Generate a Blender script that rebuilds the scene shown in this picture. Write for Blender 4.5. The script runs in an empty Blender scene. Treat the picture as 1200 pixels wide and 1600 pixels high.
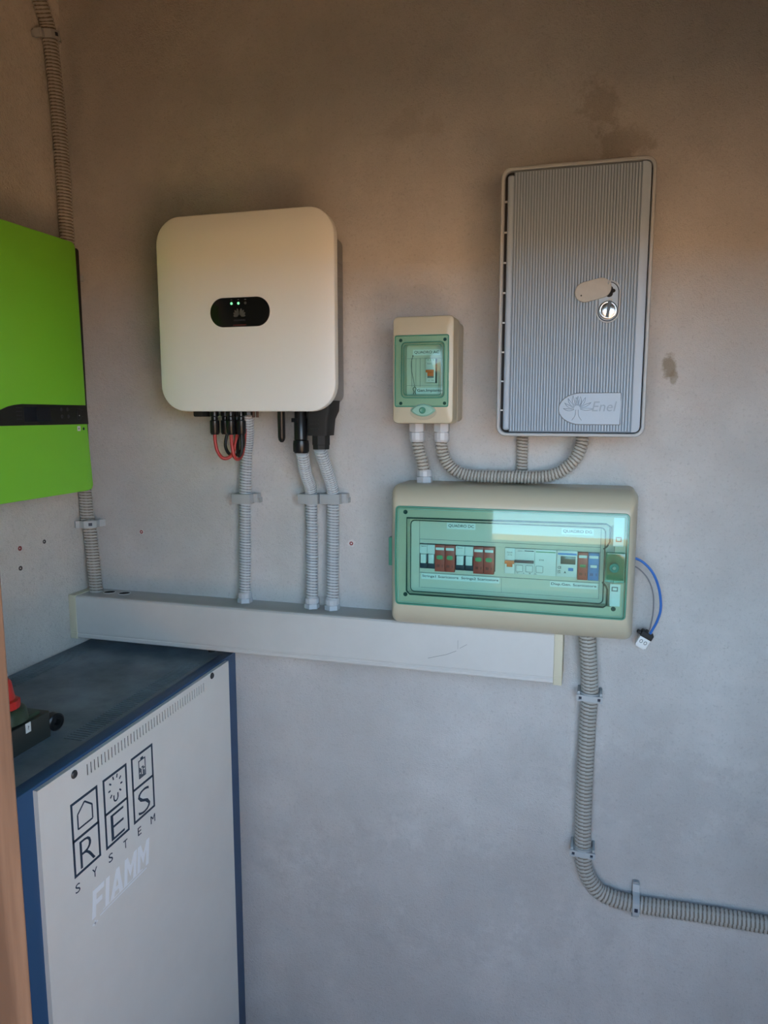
import bpy, bmesh, math, random
from mathutils import Vector, Matrix
random.seed(7)
C = bpy.context.scene.collection
SC = bpy.context.scene

# ------------------------------------------------------------------ camera
cam = bpy.data.cameras.new('camera')
cam.sensor_fit = 'HORIZONTAL'; cam.sensor_width = 36.0
cam.lens = 36.0 * 1150 / 1200
cam.clip_start = 0.02
cam_o = bpy.data.objects.new('camera', cam); C.objects.link(cam_o)
cam_o.location = (0, -1.47, 1.5)
cam_o.rotation_euler = (math.radians(90 - 7.82), 0, math.radians(15.72))
SC.camera = cam_o

# ------------------------------------------------------------------ sky, sun, exposure
SKY, SUN, EXPO = 3.9, 19.0, 1.56
w = bpy.data.worlds.new('sky'); SC.world = w; w.use_nodes = True
nt = w.node_tree; nt.nodes.clear()
tc = nt.nodes.new('ShaderNodeTexCoord'); sp = nt.nodes.new('ShaderNodeSeparateXYZ')
rp = nt.nodes.new('ShaderNodeValToRGB'); bg = nt.nodes.new('ShaderNodeBackground'); ou = nt.nodes.new('ShaderNodeOutputWorld')
nt.links.new(tc.outputs['Generated'], sp.inputs[0]); nt.links.new(sp.outputs['Z'], rp.inputs[0])
nt.links.new(rp.outputs[0], bg.inputs[0]); nt.links.new(bg.outputs[0], ou.inputs[0])
e = rp.color_ramp.elements
e[0].position = 0.0; e[0].color = (0.64, 0.90, 1.10, 1)
e[1].position = 0.9; e[1].color = (0.04, 0.08, 0.18, 1)
m_ = e.new(0.12); m_.color = (0.47, 0.70, 0.93, 1)
m_ = e.new(0.35); m_.color = (0.155, 0.265, 0.41, 1)
bg.inputs[1].default_value = SKY
sun = bpy.data.lights.new('sun', 'SUN'); sun.energy = SUN; sun.angle = math.radians(0.53); sun.color = (1.0, 0.88, 0.72)
sun_o = bpy.data.objects.new('sun', sun); C.objects.link(sun_o)
sun_o.rotation_euler = Vector((0.35, 1.0, 1.55)).to_track_quat('Z', 'Y').to_euler()   # sun stands behind the building
SC.view_settings.view_transform = 'Standard'; SC.view_settings.look = 'None'
SC.view_settings.gamma = 1.0; SC.view_settings.exposure = EXPO
try:
    SC.view_settings.use_curve_mapping = False
except Exception: pass
SC.cycles.use_denoising = True; SC.cycles.use_adaptive_sampling = False
SC.cycles.max_bounces = 12; SC.cycles.diffuse_bounces = 6; SC.cycles.transparent_max_bounces = 16
SC.cycles.sample_clamp_indirect = 6.0

# ------------------------------------------------------------------ materials
MATS = {}
def mat(name, col, rough=0.5, metal=0.0, bump=0.0, bscale=200.0, vary=0.0, vscale=8.0, emit=None, spec=0.5, dirt=0.0):
    m = bpy.data.materials.new(name); m.use_nodes = True; MATS[name] = m
    n = m.node_tree; p = n.nodes['Principled BSDF']
    p.inputs['Base Color'].default_value = (*col, 1); p.inputs['Roughness'].default_value = rough
    p.inputs['Metallic'].default_value = metal
    p.inputs['Specular IOR Level'].default_value = spec
    co = n.nodes.new('ShaderNodeTexCoord')
    if bump:
        t = n.nodes.new('ShaderNodeTexNoise'); t.inputs['Scale'].default_value = bscale; t.inputs['Detail'].default_value = 3
        b = n.nodes.new('ShaderNodeBump'); b.inputs['Strength'].default_value = bump; b.inputs['Distance'].default_value = 0.001
        n.links.new(co.outputs['Object'], t.inputs['Vector']); n.links.new(t.outputs['Fac'], b.inputs['Height']); n.links.new(b.outputs['Normal'], p.inputs['Normal'])
    if vary:
        t = n.nodes.new('ShaderNodeTexNoise'); t.inputs['Scale'].default_value = vscale; t.inputs['Detail'].default_value = 6; t.inputs['Roughness'].default_value = 0.65
        r = n.nodes.new('ShaderNodeMapRange'); r.inputs[1].default_value = 0.3; r.inputs[2].default_value = 0.7
        r.inputs[3].default_value = 1 - vary; r.inputs[4].default_value = 1 + vary
        mx = n.nodes.new('ShaderNodeMix'); mx.data_type = 'RGBA'; mx.blend_type = 'MULTIPLY'; mx.inputs[0].default_value = 1
        mx.inputs[6].default_value = (*col, 1)
        n.links.new(co.outputs['Object'], t.inputs['Vector']); n.links.new(t.outputs['Fac'], r.inputs[0]); n.links.new(r.outputs[0], mx.inputs[7])
        n.links.new(mx.outputs[2], p.inputs['Base Color'])
    if emit:
        p.inputs['Emission Color'].default_value = (*emit[0], 1); p.inputs['Emission Strength'].default_value = emit[1]
    return m

def plaster(name, base, stains):
    m = bpy.data.materials.new(name); m.use_nodes = True; n = m.node_tree; L = n.links
    p = n.nodes['Principled BSDF']; p.inputs['Roughness'].default_value = 0.92; p.inputs['Specular IOR Level'].default_value = 0.15
    co = n.nodes.new('ShaderNodeTexCoord')
    def noise(s, d, r=0.6):
        t = n.nodes.new('ShaderNodeTexNoise'); t.inputs['Scale'].default_value = s; t.inputs['Detail'].default_value = d; t.inputs['Roughness'].default_value = r
        L.new(co.outputs['Object'], t.inputs['Vector']); return t
    def rng(src, a, b, c, d):
        r = n.nodes.new('ShaderNodeMapRange'); r.inputs[1].default_value = a; r.inputs[2].default_value = b; r.inputs[3].default_value = c; r.inputs[4].default_value = d
        L.new(src, r.inputs[0]); return r.outputs[0]
    def mixc(fac, a, b, mode='MIX'):
        x = n.nodes.new('ShaderNodeMix'); x.data_type = 'RGBA'; x.blend_type = mode
        if isinstance(fac, float): x.inputs[0].default_value = fac
        else: L.new(fac, x.inputs[0])
        for i, v in ((6, a), (7, b)):
            if isinstance(v, tuple): x.inputs[i].default_value = (*v, 1)
            else: L.new(v, x.inputs[i])
        return x.outputs[2]
    big = noise(2.6, 5); med = noise(14, 5, 0.7); fine = noise(170, 3); grit = noise(420, 2)
    c = mixc(rng(big.outputs['Fac'], 0.38, 0.66, 0, 1), tuple(v * 0.87 for v in base), tuple(min(1, v * 1.10) for v in base))
    c = mixc(rng(med.outputs['Fac'], 0.42, 0.75, 0, 0.45), c, tuple(v * 0.84 for v in base))
    c = mixc(rng(fine.outputs['Fac'], 0.56, 0.72, 0, 0.42), c, tuple(v * 0.62 for v in base))
    pits = noise(75, 4, 0.75); c = mixc(rng(pits.outputs['Fac'], 0.64, 0.72, 0, 0.5), c, tuple(v * 0.55 for v in base))
    # stains with shapes of their own: (x, z, rx, rz, colour, strength)
    sx = n.nodes.new('ShaderNodeSeparateXYZ'); L.new(co.outputs['Object'], sx.inputs[0])
    warp = noise(22, 4, 0.7)
    for (x, z, rx, rz, col, st) in stains:
        cb = n.nodes.new('ShaderNodeCombineXYZ')
        def ax(sock, o, r, idx):
            a = n.nodes.new('ShaderNodeMath'); a.operation = 'SUBTRACT'; L.new(sock, a.inputs[0]); a.inputs[1].default_value = o
            d = n.nodes.new('ShaderNodeMath'); d.operation = 'DIVIDE'; L.new(a.outputs[0], d.inputs[0]); d.inputs[1].default_value = r
            L.new(d.outputs[0], cb.inputs[idx])
        ax(sx.outputs[0], x, rx, 0); ax(sx.outputs[2], z, rz, 1)
        ln = n.nodes.new('ShaderNodeVectorMath'); ln.operation = 'LENGTH'; L.new(cb.outputs[0], ln.inputs[0])
        ad = n.nodes.new('ShaderNodeMath'); ad.operation = 'ADD'; L.new(ln.outputs['Value'], ad.inputs[0])
        L.new(rng(warp.outputs['Fac'], 0.3, 0.7, -0.75, 0.75), ad.inputs[1])
        c = mixc(rng(ad.outputs[0], 0.65, 1.15, st, 0.0), c, col)
    L.new(c, p.inputs['Base Color'])
    ad = n.nodes.new('ShaderNodeMath'); ad.operation = 'MULTIPLY_ADD'; L.new(fine.outputs['Fac'], ad.inputs[0]); ad.inputs[1].default_value = 0.9; L.new(grit.outputs['Fac'], ad.inputs[2])
    a2 = n.nodes.new('ShaderNodeMath'); a2.operation = 'MULTIPLY_ADD'; L.new(med.outputs['Fac'], a2.inputs[0]); a2.inputs[1].default_value = 2.2; L.new(ad.outputs[0], a2.inputs[2])
    b = n.nodes.new('ShaderNodeBump'); b.inputs['Strength'].default_value = 0.8; b.inputs['Distance'].default_value = 0.0018
    L.new(a2.outputs[0], b.inputs['Height']); L.new(b.outputs['Normal'], p.inputs['Normal'])
    return m

def wood(name, c1, c2, axis='Z'):
    m = bpy.data.materials.new(name); m.use_nodes = True; n = m.node_tree; L = n.links
    p = n.nodes['Principled BSDF']; p.inputs['Roughness'].default_value = 0.75
    co = n.nodes.new('ShaderNodeTexCoord'); mp = n.nodes.new('ShaderNodeMapping')
    mp.inputs['Scale'].default_value = {'Z': (60, 60, 4), 'Y': (60, 4, 60), 'X': (4, 60, 60)}[axis]
    t = n.nodes.new('ShaderNodeTexNoise'); t.inputs['Scale'].default_value = 1.0; t.inputs['Detail'].default_value = 6
    r = n.nodes.new('ShaderNodeValToRGB'); r.color_ramp.elements[0].position = 0.35; r.color_ramp.elements[1].position = 0.68
    r.color_ramp.elements[0].color = (*c1, 1); r.color_ramp.elements[1].color = (*c2, 1)
    L.new(co.outputs['Object'], mp.inputs[0]); L.new(mp.outputs[0], t.inputs['Vector']); L.new(t.outputs['Fac'], r.inputs[0]); L.new(r.outputs[0], p.inputs['Base Color'])
    b = n.nodes.new('ShaderNodeBump'); b.inputs['Strength'].default_value = 0.4; b.inputs['Distance'].default_value = 0.001
    L.new(t.outputs['Fac'], b.inputs['Height']); L.new(b.outputs['Normal'], p.inputs['Normal'])
    return m

def clear(name, tint, rough=0.04, ior=1.5):
    m = bpy.data.materials.new(name); m.use_nodes = True; n = m.node_tree; n.nodes.clear()
    o = n.nodes.new('ShaderNodeOutputMaterial'); mx = n.nodes.new('ShaderNodeMixShader'); tr = n.nodes.new('ShaderNodeBsdfTransparent')
    g = n.nodes.new('ShaderNodeBsdfGlossy'); f = n.nodes.new('ShaderNodeFresnel')
    tr.inputs[0].default_value = (*tint, 1); g.inputs['Roughness'].default_value = rough; f.inputs['IOR'].default_value = ior
    n.links.new(f.outputs[0], mx.inputs[0]); n.links.new(tr.outputs[0], mx.inputs[1]); n.links.new(g.outputs[0], mx.inputs[2]); n.links.new(mx.outputs[0], o.inputs[0])
    return m

WALLC = (0.62, 0.60, 0.585)
M_wall = plaster('grey_plaster', WALLC, [
    (0.131, 1.585, 0.011, 0.024, (0.27, 0.225, 0.16), 0.8), (0.140, 1.560, 0.006, 0.012, (0.27, 0.225, 0.16), 0.6),
    (-0.010, 2.045, 0.034, 0.042, (0.33, 0.30, 0.27), 0.5), (0.035, 1.975, 0.050, 0.030, (0.33, 0.30, 0.27), 0.5),
    (-0.36, 2.05, 0.05, 0.03, (0.42, 0.38, 0.35), 0.3), (-0.055, 1.02, 0.02, 0.02, (0.60, 0.585, 0.575), 0.4),
    (-0.50, 0.80, 0.30, 0.12, (0.60, 0.58, 0.57), 0.25), (-0.30, 0.45, 0.35, 0.14, (0.43, 0.415, 0.41), 0.25),
    (0.15, 0.75, 0.20, 0.10, (0.43, 0.415, 0.41), 0.25)])
M_wall2 = plaster('lit_side_plaster', (0.70, 0.67, 0.63), [])  # same plaster as the back wall, lightened and warmed in place of light
M_wood = wood('weathered_wood', (0.10, 0.052, 0.028), (0.25, 0.145, 0.088))
M_beam = wood('roof_boards', (0.10, 0.055, 0.03), (0.18, 0.10, 0.05), 'X')
M_ground = mat('terracotta_paving', (0.50, 0.30, 0.155), 0.9, vary=0.2, vscale=3)
M_para = mat('dark_blocker_wall', (0.13, 0.10, 0.07), 0.9, bump=0.3, bscale=40, vary=0.12, vscale=4)
M_conc = mat('concrete_floor', (0.16, 0.14, 0.12), 0.9, bump=0.3, bscale=90, vary=0.15, vscale=5)
M_white = mat('white_coated_metal', (0.88, 0.90, 0.87), 0.42, bump=0.05, bscale=900, spec=0.4)
M_whiteedge = mat('pale_rim', (0.55, 0.55, 0.53), 0.4)
M_alu = mat('grey_cast_metal', (0.30, 0.31, 0.31), 0.5, 0.3, vary=0.08)
M_black = mat('black_plastic', (0.012, 0.012, 0.013), 0.32)
M_blackm = mat('matte_black', (0.018, 0.018, 0.018), 0.7)
M_gloss = mat('black_glass', (0.010, 0.012, 0.012), 0.12)
M_led = mat('green_led', (0.2, 0.9, 0.4), 0.3, emit=((0.25, 1.0, 0.45), 0.35))
M_ledoff = mat('dim_led', (0.08, 0.08, 0.08), 0.4)
M_dimgrey = mat('dim_grey_print', (0.10, 0.10, 0.095), 0.5)
M_darkprint = mat('faint_print', (0.045, 0.045, 0.055), 0.5)
M_redprint = mat('dark_red_print', (0.16, 0.025, 0.02), 0.5)
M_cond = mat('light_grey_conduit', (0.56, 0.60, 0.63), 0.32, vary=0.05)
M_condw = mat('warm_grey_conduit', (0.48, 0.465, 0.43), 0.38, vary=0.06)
M_condshade = mat('conduit_groove_shade', (0.29, 0.31, 0.33), 0.7); M_condwshade = mat('conduit_groove_warm_shade', (0.235, 0.205, 0.17), 0.8)  # darker conduit tones: shade in the grooves put into the colour
M_gland = mat('light_grey_fitting', (0.56, 0.57, 0.60), 0.42)
M_clamp = mat('grey_clamp_plastic', (0.42, 0.44, 0.45), 0.5)
M_trunk = mat('off_white_duct', (0.62, 0.61, 0.59), 0.48, vary=0.05, vscale=6)
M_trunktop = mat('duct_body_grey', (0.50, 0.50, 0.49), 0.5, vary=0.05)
M_cap = mat('cream_end_cap', (0.66, 0.61, 0.46), 0.5)
M_cream = mat('beige_plastic', (0.56, 0.515, 0.385), 0.36, vary=0.03)
M_creamin = mat('pale_panel_plastic', (0.64, 0.62, 0.53), 0.5)
M_green_glass = clear('green_clear_plastic', (0.81, 0.955, 0.93), 0.03, 1.40)
M_green_glass2 = clear('green_clear_plastic_thick', (0.70, 0.92, 0.86), 0.06, 1.5)
M_gline = mat('dark_green_gasket', (0.008, 0.045, 0.035), 0.5)
M_gedge = mat('green_plastic_edge', (0.09, 0.30, 0.215), 0.3)
M_gridge = mat('green_ridge', (0.30, 0.55, 0.45), 0.3)
M_sticker = mat('white_label', (0.80, 0.82, 0.82), 0.5)
M_ink = mat('black_ink', (0.015, 0.02, 0.02), 0.6)
M_inkgrey = mat('grey_ink', (0.20, 0.22, 0.22), 0.6)
M_red = mat('red_module', (0.42, 0.07, 0.055), 0.42)
M_blue = mat('blue_module', (0.05, 0.22, 0.52), 0.42)
M_orange = mat('orange_toggle', (0.78, 0.17, 0.04), 0.4)
M_module = mat('white_module', (0.74, 0.76, 0.75), 0.4)
M_navy = mat('dark_blue_slot', (0.02, 0.03, 0.055), 0.5)
M_lcd = mat('lcd_glass', (0.06, 0.10, 0.10), 0.15)
M_ggreen = mat('green_mark', (0.12, 0.33, 0.14), 0.5)
M_bluei = mat('blue_print', (0.07, 0.26, 0.62), 0.5)
M_boxshade = mat('shaded_grey_valley', (0.21, 0.265, 0.32), 0.7)  # darkened box grey, paints the shade between the ribs
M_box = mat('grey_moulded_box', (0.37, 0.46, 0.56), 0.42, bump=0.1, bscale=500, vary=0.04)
M_rim = mat('pale_grey_rim', (0.46, 0.49, 0.51), 0.42)
M_tag = mat('grey_beige_cover', (0.43, 0.42, 0.38), 0.5, vary=0.07, vscale=60)
M_relief = mat('shaded_relief_grey', (0.27, 0.34, 0.42), 0.5)  # box grey darkened on the raised emblem, stands in for relief shading
M_chrome = mat('chrome', (0.85, 0.85, 0.85), 0.22, 1.0)
M_groove = mat('shadow_gap_black', (0.01, 0.01, 0.012), 0.8)
M_cabblue = mat('blue_painted_steel', (0.028, 0.088, 0.20), 0.42, bump=0.08, bscale=600)
M_cabtop = mat('dusty_blue_top', (0.18, 0.235, 0.28), 0.6, vary=0.35, vscale=9)
M_cabpanel = mat('light_grey_panel', (0.78, 0.78, 0.75), 0.45, bump=0.05, bscale=700, vary=0.03)
M_navyink = mat('navy_ink', (0.018, 0.04, 0.075), 0.6)
M_paleink = mat('pale_blue_ink', (0.92, 0.96, 1.0), 0.5)
M_screw = mat('dark_screw', (0.07, 0.07, 0.075), 0.4, 0.6)
M_isog = mat('dark_green_plastic', (0.028, 0.055, 0.032), 0.42)
M_isob = mat('dark_grey_green_box', (0.030, 0.034, 0.030), 0.5)
M_redk = mat('red_knob', (0.50, 0.022, 0.018), 0.4)
M_green = mat('bright_green_paint', (0.235, 0.70, 0.045), 0.42, bump=0.12, bscale=700)
M_strip = mat('black_strip', (0.012, 0.014, 0.015), 0.35)
M_screen = mat('dark_screen', (0.014, 0.018, 0.028), 0.15)
M_cred = mat('red_cable', (0.52, 0.055, 0.045), 0.4)
M_cblk = mat('black_cable', (0.016, 0.018, 0.018), 0.45)
M_cblue = mat('blue_cable', (0.04, 0.17, 0.55), 0.4)
M_cgrey = mat('grey_cable', (0.22, 0.22, 0.235), 0.5)
M_plugred = mat('red_wall_plug', (0.30, 0.045, 0.04), 0.6)
M_plugdark = mat('dark_wall_plug', (0.07, 0.06, 0.06), 0.7)
M_filler = mat('white_filler', (0.66, 0.63, 0.61), 0.9)
M_brown = mat('brown_pin', (0.10, 0.05, 0.035), 0.5)
M_pencil = mat('pencil_line', (0.25, 0.25, 0.25), 0.8)

# ------------------------------------------------------------------ frames and mesh helpers
def frame(u, v, o=(0, 0, 0)):
    u = Vector(u); v = Vector(v); n = u.cross(v)
    return Matrix(((u.x, v.x, n.x, o[0]), (u.y, v.y, n.y, o[1]), (u.z, v.z, n.z, o[2]), (0, 0, 0, 1)))
BACK = frame((1, 0, 0), (0, 0, 1))                         # on the back wall: u right, v up, n towards the room
LEFT = frame((0, 1, 0), (0, 0, 1), (0, 0, 0))              # parallel to the left wall: u = world y, n = world x
UP = frame((1, 0, 0), (0, 1, 0))                           # n up
WORLD = Matrix.Identity(4)

def link(name, bm, m, parent=None, fr=BACK, label=None, ang=35, kind=None, smooth=True):
    bm.transform(fr)
    if fr.to_3x3().determinant() < 0: bmesh.ops.reverse_faces(bm, faces=bm.faces)
    bmesh.ops.recalc_face_normals(bm, faces=bm.faces)
    if parent is not None:
        bm.transform(Matrix.Translation(-Vector(parent['origin'])))
    me = bpy.data.meshes.new(name); bm.to_mesh(me); bm.free()
    if smooth:
        me.polygons.foreach_set('use_smooth', [True] * len(me.polygons))
        me.set_sharp_from_angle(angle=math.radians(ang))
    me.materials.append(m)
    o = bpy.data.objects.new(name, me); C.objects.link(o)
    if parent is not None:
        o.parent = parent; o['origin'] = parent['origin']
    else:
        o['origin'] = (0.0, 0.0, 0.0)
    if label: o['label'] = label
    if kind: o['kind'] = kind
    return o

def thing(name, label, cat, loc, group=None):
    o = bpy.data.objects.new(name, None); C.objects.link(o); o.location = loc
    o.empty_display_size = 0.05
    o['label'] = label; o['category'] = cat; o['origin'] = tuple(float(v) for v in loc)
    if group: o['group'] = group
    return o

def NB(): return bmesh.new()

def box(bm, u0, u1, v0, v1, n0, n1, bev=0.0):
    vs = [bm.verts.new((u, v, n)) for n in (n0, n1) for v in (v0, v1) for u in (u0, u1)]
    fs = [bm.faces.new([vs[i] for i in q]) for q in ((0, 2, 3, 1), (4, 5, 7, 6), (0, 1, 5, 4), (2, 6, 7, 3), (0, 4, 6, 2), (1, 3, 7, 5))]
    if bev:
        es = list({e for f in fs for e in f.edges})
        bmesh.ops.bevel(bm, geom=es, offset=bev, segments=2, profile=0.5, affect='EDGES')
    return bm

def rr(u0, u1, v0, v1, r, k=5):
    if not isinstance(r, (tuple, list)): r = (r,) * 4       # BL BR TR TL
    out = []
    for (cu, cv, a0, q) in ((u0 + r[0], v0 + r[0], 180, r[0]), (u1 - r[1], v0 + r[1], 270, r[1]), (u1 - r[2], v1 - r[2], 0, r[2]), (u0 + r[3], v1 - r[3], 90, r[3])):
        for i in range(k + 1):
            a = math.radians(a0 + 90 * i / k); out.append((cu + q * math.cos(a), cv + q * math.sin(a)))
    return out

def ell(cu, cv, ru, rv, k=28):
    return [(cu + ru * math.cos(2 * math.pi * i / k), cv + rv * math.sin(2 * math.pi * i / k)) for i in range(k)]

def loft(bm, rings, cap0=True, cap1=True, close=False):
    vs = [[bm.verts.new(p) for p in r] for r in rings]
    k = len(vs[0])
    pairs = list(zip(vs, vs[1:])) + ([(vs[-1], vs[0])] if close else [])
    for a, b in pairs:
        for i in range(k):
            j = (i + 1) % k
            try: bm.faces.new((a[i], a[j], b[j], b[i]))
            except ValueError: pass
    if not close:
        if cap0: bm.faces.new(vs[0][::-1])
        if cap1: bm.faces.new(vs[-1])
    return bm

def at(pts, n): return [(p[0], p[1], n) for p in pts]

def slab(bm, u0, u1, v0, v1, n0, n1, r=0.0, bev=0.0, k=5):
    if isinstance(r, tuple): r0 = r; dd = lambda d: tuple(max(q - d, 1e-4) for q in r0)
    else: r0 = max(r, 1e-4); dd = lambda d: max(r0 - d, 1e-4)
    rings = [at(rr(u0, u1, v0, v1, dd(0), k), n0)]
    if bev:
        for i in range(4):
            a = math.radians(90 * i / 3); d = bev * (1 - math.cos(a)); h = bev * math.sin(a)
            rings.append(at(rr(u0 + d, u1 - d, v0 + d, v1 - d, dd(d), k), n1 - bev + h))
    else: rings.append(at(rr(u0, u1, v0, v1, dd(0), k), n1))
    return loft(bm, rings)

def plate(bm, pts, n0, n1): return loft(bm, [at(pts, n0), at(pts, n1)])

def ringframe(bm, outer, inner, n0, n1):
    return loft(bm, [at(outer, n0), at(outer, n1), at(inner, n1), at(inner, n0)], close=True)

def spline(pts, step):
    P = [Vector(p) for p in pts]; P = [P[0] * 2 - P[1]] + P + [P[-1] * 2 - P[-2]]
    dense = []
    for i in range(1, len(P) - 2):
        for k in range(24):
            t = k / 24; a, b, c, d = P[i - 1], P[i], P[i + 1], P[i + 2]
            dense.append(0.5 * ((2 * b) + (c - a) * t + (2 * a - 5 * b + 4 * c - d) * t * t + (3 * b - a - 3 * c + d) * t ** 3))
    dense.append(P[-2])
    out = [dense[0]]; acc = 0.0
    for a, b in zip(dense, dense[1:]):
        l = (b - a).length
        if l < 1e-9: continue
        while acc + l >= step:
            t = (step - acc) / l; a = a.lerp(b, t); l = (b - a).length; out.append(a.copy()); acc = 0.0
            if l < 1e-9: break
        acc += l
    if (out[-1] - dense[-1]).length > step * 0.3: out.append(dense[-1])
    return out

def tube(bm, pts, r, seg=10, rf=None, cap=True):
    pts = [Vector(p) for p in pts]
    t0 = (pts[1] - pts[0]).normalized()
    ref = Vector((0, 0, 1)) if abs(t0.z) < 0.9 else Vector((1, 0, 0))
    nrm = t0.cross(ref).normalized(); s = 0.0; rings = []
    for i, p in enumerate(pts):
        t = (pts[min(i + 1, len(pts) - 1)] - pts[max(i - 1, 0)]).normalized()
        nrm = (nrm - t * nrm.dot(t)).normalized(); bn = t.cross(nrm)
        if i: s += (p - pts[i - 1]).length
        ring = []
        for j in range(seg):
            a = 2 * math.pi * j / seg
            rad = rf(s, j / seg) if rf else r
            ring.append(p + (nrm * math.cos(a) + bn * math.sin(a)) * rad)
        rings.append(ring)
    return loft(bm, rings, cap, cap)

def corrugated(bm, pts, r, pitch, seg=18, depth=0.0026):
    P = spline(pts, pitch / 8)
    def rf(s, f):
        ph = (s / pitch + f) % 1.0
        # rounded ridge with a narrow groove, wound as a helix
        g = 0.5 - 0.5 * math.cos(2 * math.pi * ph)
        return r - depth * (1 - g) ** 2.6
    tube(bm, P, r, seg, rf)
    # faces lying in the groove get the second, darker material (painted shade)
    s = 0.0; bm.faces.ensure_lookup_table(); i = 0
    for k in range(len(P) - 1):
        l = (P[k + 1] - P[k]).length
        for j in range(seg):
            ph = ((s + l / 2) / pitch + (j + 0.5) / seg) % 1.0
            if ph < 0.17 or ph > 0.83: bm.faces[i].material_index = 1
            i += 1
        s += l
    return bm

def cyl(bm, a, b, r, seg=20, r2=None, bev=0.0):
    a = Vector(a); b = Vector(b); d = (b - a); l = d.length; d.normalize()
    r2 = r if r2 is None else r2
    pts = [(0, r), (l, r2)]
    if bev: pts = [(0, r - bev), (bev, r), (l - bev, r2), (l, r2 - bev)]
    ref = Vector((0, 0, 1)) if abs(d.z) < 0.9 else Vector((1, 0, 0))
    x = d.cross(ref).normalized(); y = d.cross(x)
    return loft(bm, [[a + d * h + (x * math.cos(2 * math.pi * i / seg) + y * math.sin(2 * math.pi * i / seg)) * q for i in range(seg)] for h, q in pts])

def lathe(bm, a, d, prof, seg=24):
    a = Vector(a); d = Vector(d).normalized()
    ref = Vector((0, 0, 1)) if abs(d.z) < 0.9 else Vector((1, 0, 0))
    x = d.cross(ref).normalized(); y = d.cross(x)
    return loft(bm, [[a + d * h + (x * math.cos(2 * math.pi * i / seg) + y * math.sin(2 * math.pi * i / seg)) * max(q, 1e-5) for i in range(seg)] for h, q in prof])

def bar(bm, a, b, wd, n0, n1):
    a = Vector((a[0], a[1])); b = Vector((b[0], b[1])); t = (b - a).normalized(); s = Vector((-t.y, t.x)) * wd / 2
    return plate(bm, [tuple(a - s), tuple(b - s), tuple(b + s), tuple(a + s)], n0, n1)

def text(body, cu, cv, wd, ht, n, m, parent, fr=BACK, name='lettering', th=0.0004, bold=0.0, shear=0.0, space=1.0, label=None):
    cu_ = bpy.data.curves.new('t', 'FONT'); cu_.body = body; cu_.size = 1.0; cu_.extrude = 0.02; cu_.offset = bold; cu_.shear = shear
    cu_.space_character = space; cu_.resolution_u = 3
    o = bpy.data.objects.new('t', cu_); C.objects.link(o)
    bpy.context.view_layer.update()
    dg = bpy.context.evaluated_depsgraph_get()
    me = bpy.data.meshes.new_from_object(o.evaluated_get(dg))
    bpy.data.objects.remove(o); bpy.data.curves.remove(cu_)
    xs = [v.co.x for v in me.vertices]; ys = [v.co.y for v in me.vertices]; zs = [v.co.z for v in me.vertices]
    x0, x1, y0, y1, z0, z1 = min(xs), max(xs), min(ys), max(ys), min(zs), max(zs)
    for v in me.vertices:
        v.co = ((v.co.x - (x0 + x1) / 2) / (x1 - x0) * wd + cu, (v.co.y - (y0 + y1) / 2) / (y1 - y0) * ht + cv, n + (v.co.z - z0) / (z1 - z0) * th)
    bm = NB(); bm.from_mesh(me); bpy.data.meshes.remove(me)
    return link(name, bm, m, parent, fr, label, smooth=False)

# ------------------------------------------------------------------ the setting
XL, XR = -1.144, 1.15
def struct(name, bm, m, label, fr=WORLD):
    return link(name, bm, m, None, fr, label, kind='structure', smooth=False)
wb = struct('wall_back', box(NB(), XL - 0.2, XR + 0.2, 0.0, 0.2, 0, 2.42), M_wall, 'rough grey plastered wall carrying the electrical boxes')
CEIL, HEAD, JAMB = 2.42, 1.76, 0.58
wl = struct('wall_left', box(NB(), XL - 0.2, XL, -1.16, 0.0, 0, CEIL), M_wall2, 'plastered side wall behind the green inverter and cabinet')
struct('wall_right', box(NB(), XR, XR + 0.2, -1.16, 0.0, 0, CEIL), M_beam, 'boarded side wall at the right of the niche')
fl = struct('floor', box(NB(), XL - 0.2, XR + 0.2, -1.30, 0.2, -0.10, 0.0), M_conc, 'concrete floor of the niche')
struct('ceiling', box(NB(), XL - 0.2, XR + 0.2, -1.65, 0.2, CEIL, CEIL + 0.06), M_beam, 'boarded wooden roof over the niche')
struct('wall_front', box(NB(), XL - 0.2, -0.402, -1.24, -1.16, 0, CEIL), M_beam, 'boarded front wall left of the doorway')
struct('wall_front_right', box(NB(), JAMB, XR + 0.2, -1.24, -1.16, 0, CEIL), M_beam, 'boarded front wall right of the doorway')
struct('trim_1', box(NB(), -0.402, JAMB, -1.24, -1.16, HEAD, CEIL), M_beam, 'wooden boarding over the low doorway')
struct('added_leaf', box(NB(), -0.450, -0.405, -2.02, -1.245, 0.01, HEAD), M_beam, 'added unseen boarded leaf that blocks sky light from the left')  # unseen leaf added to darken the right of the back wall
struct('ground_outside', box(NB(), -40, 40, -60, -1.30, -0.14, -0.04), M_ground, 'paved ground outside the doorway')
struct('added_low_wall', box(NB(), -6, 6, -3.45, -3.29, -0.04, 1.07), M_para, 'added unseen low wall that blocks the low sky')  # made-up low wall, keeps low sky off the lower back wall
# door frame: the near wooden post at the left edge of the picture
post = thing('door_post', 'rough brown wooden door post close by at the lower left edge', 'post', (-0.360, -1.18, 0))
link('board', slab(NB(), -0.401, -0.3185, -1.225, -1.135, 0, HEAD - 0.001, 0.004), M_wood, post, UP)

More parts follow.
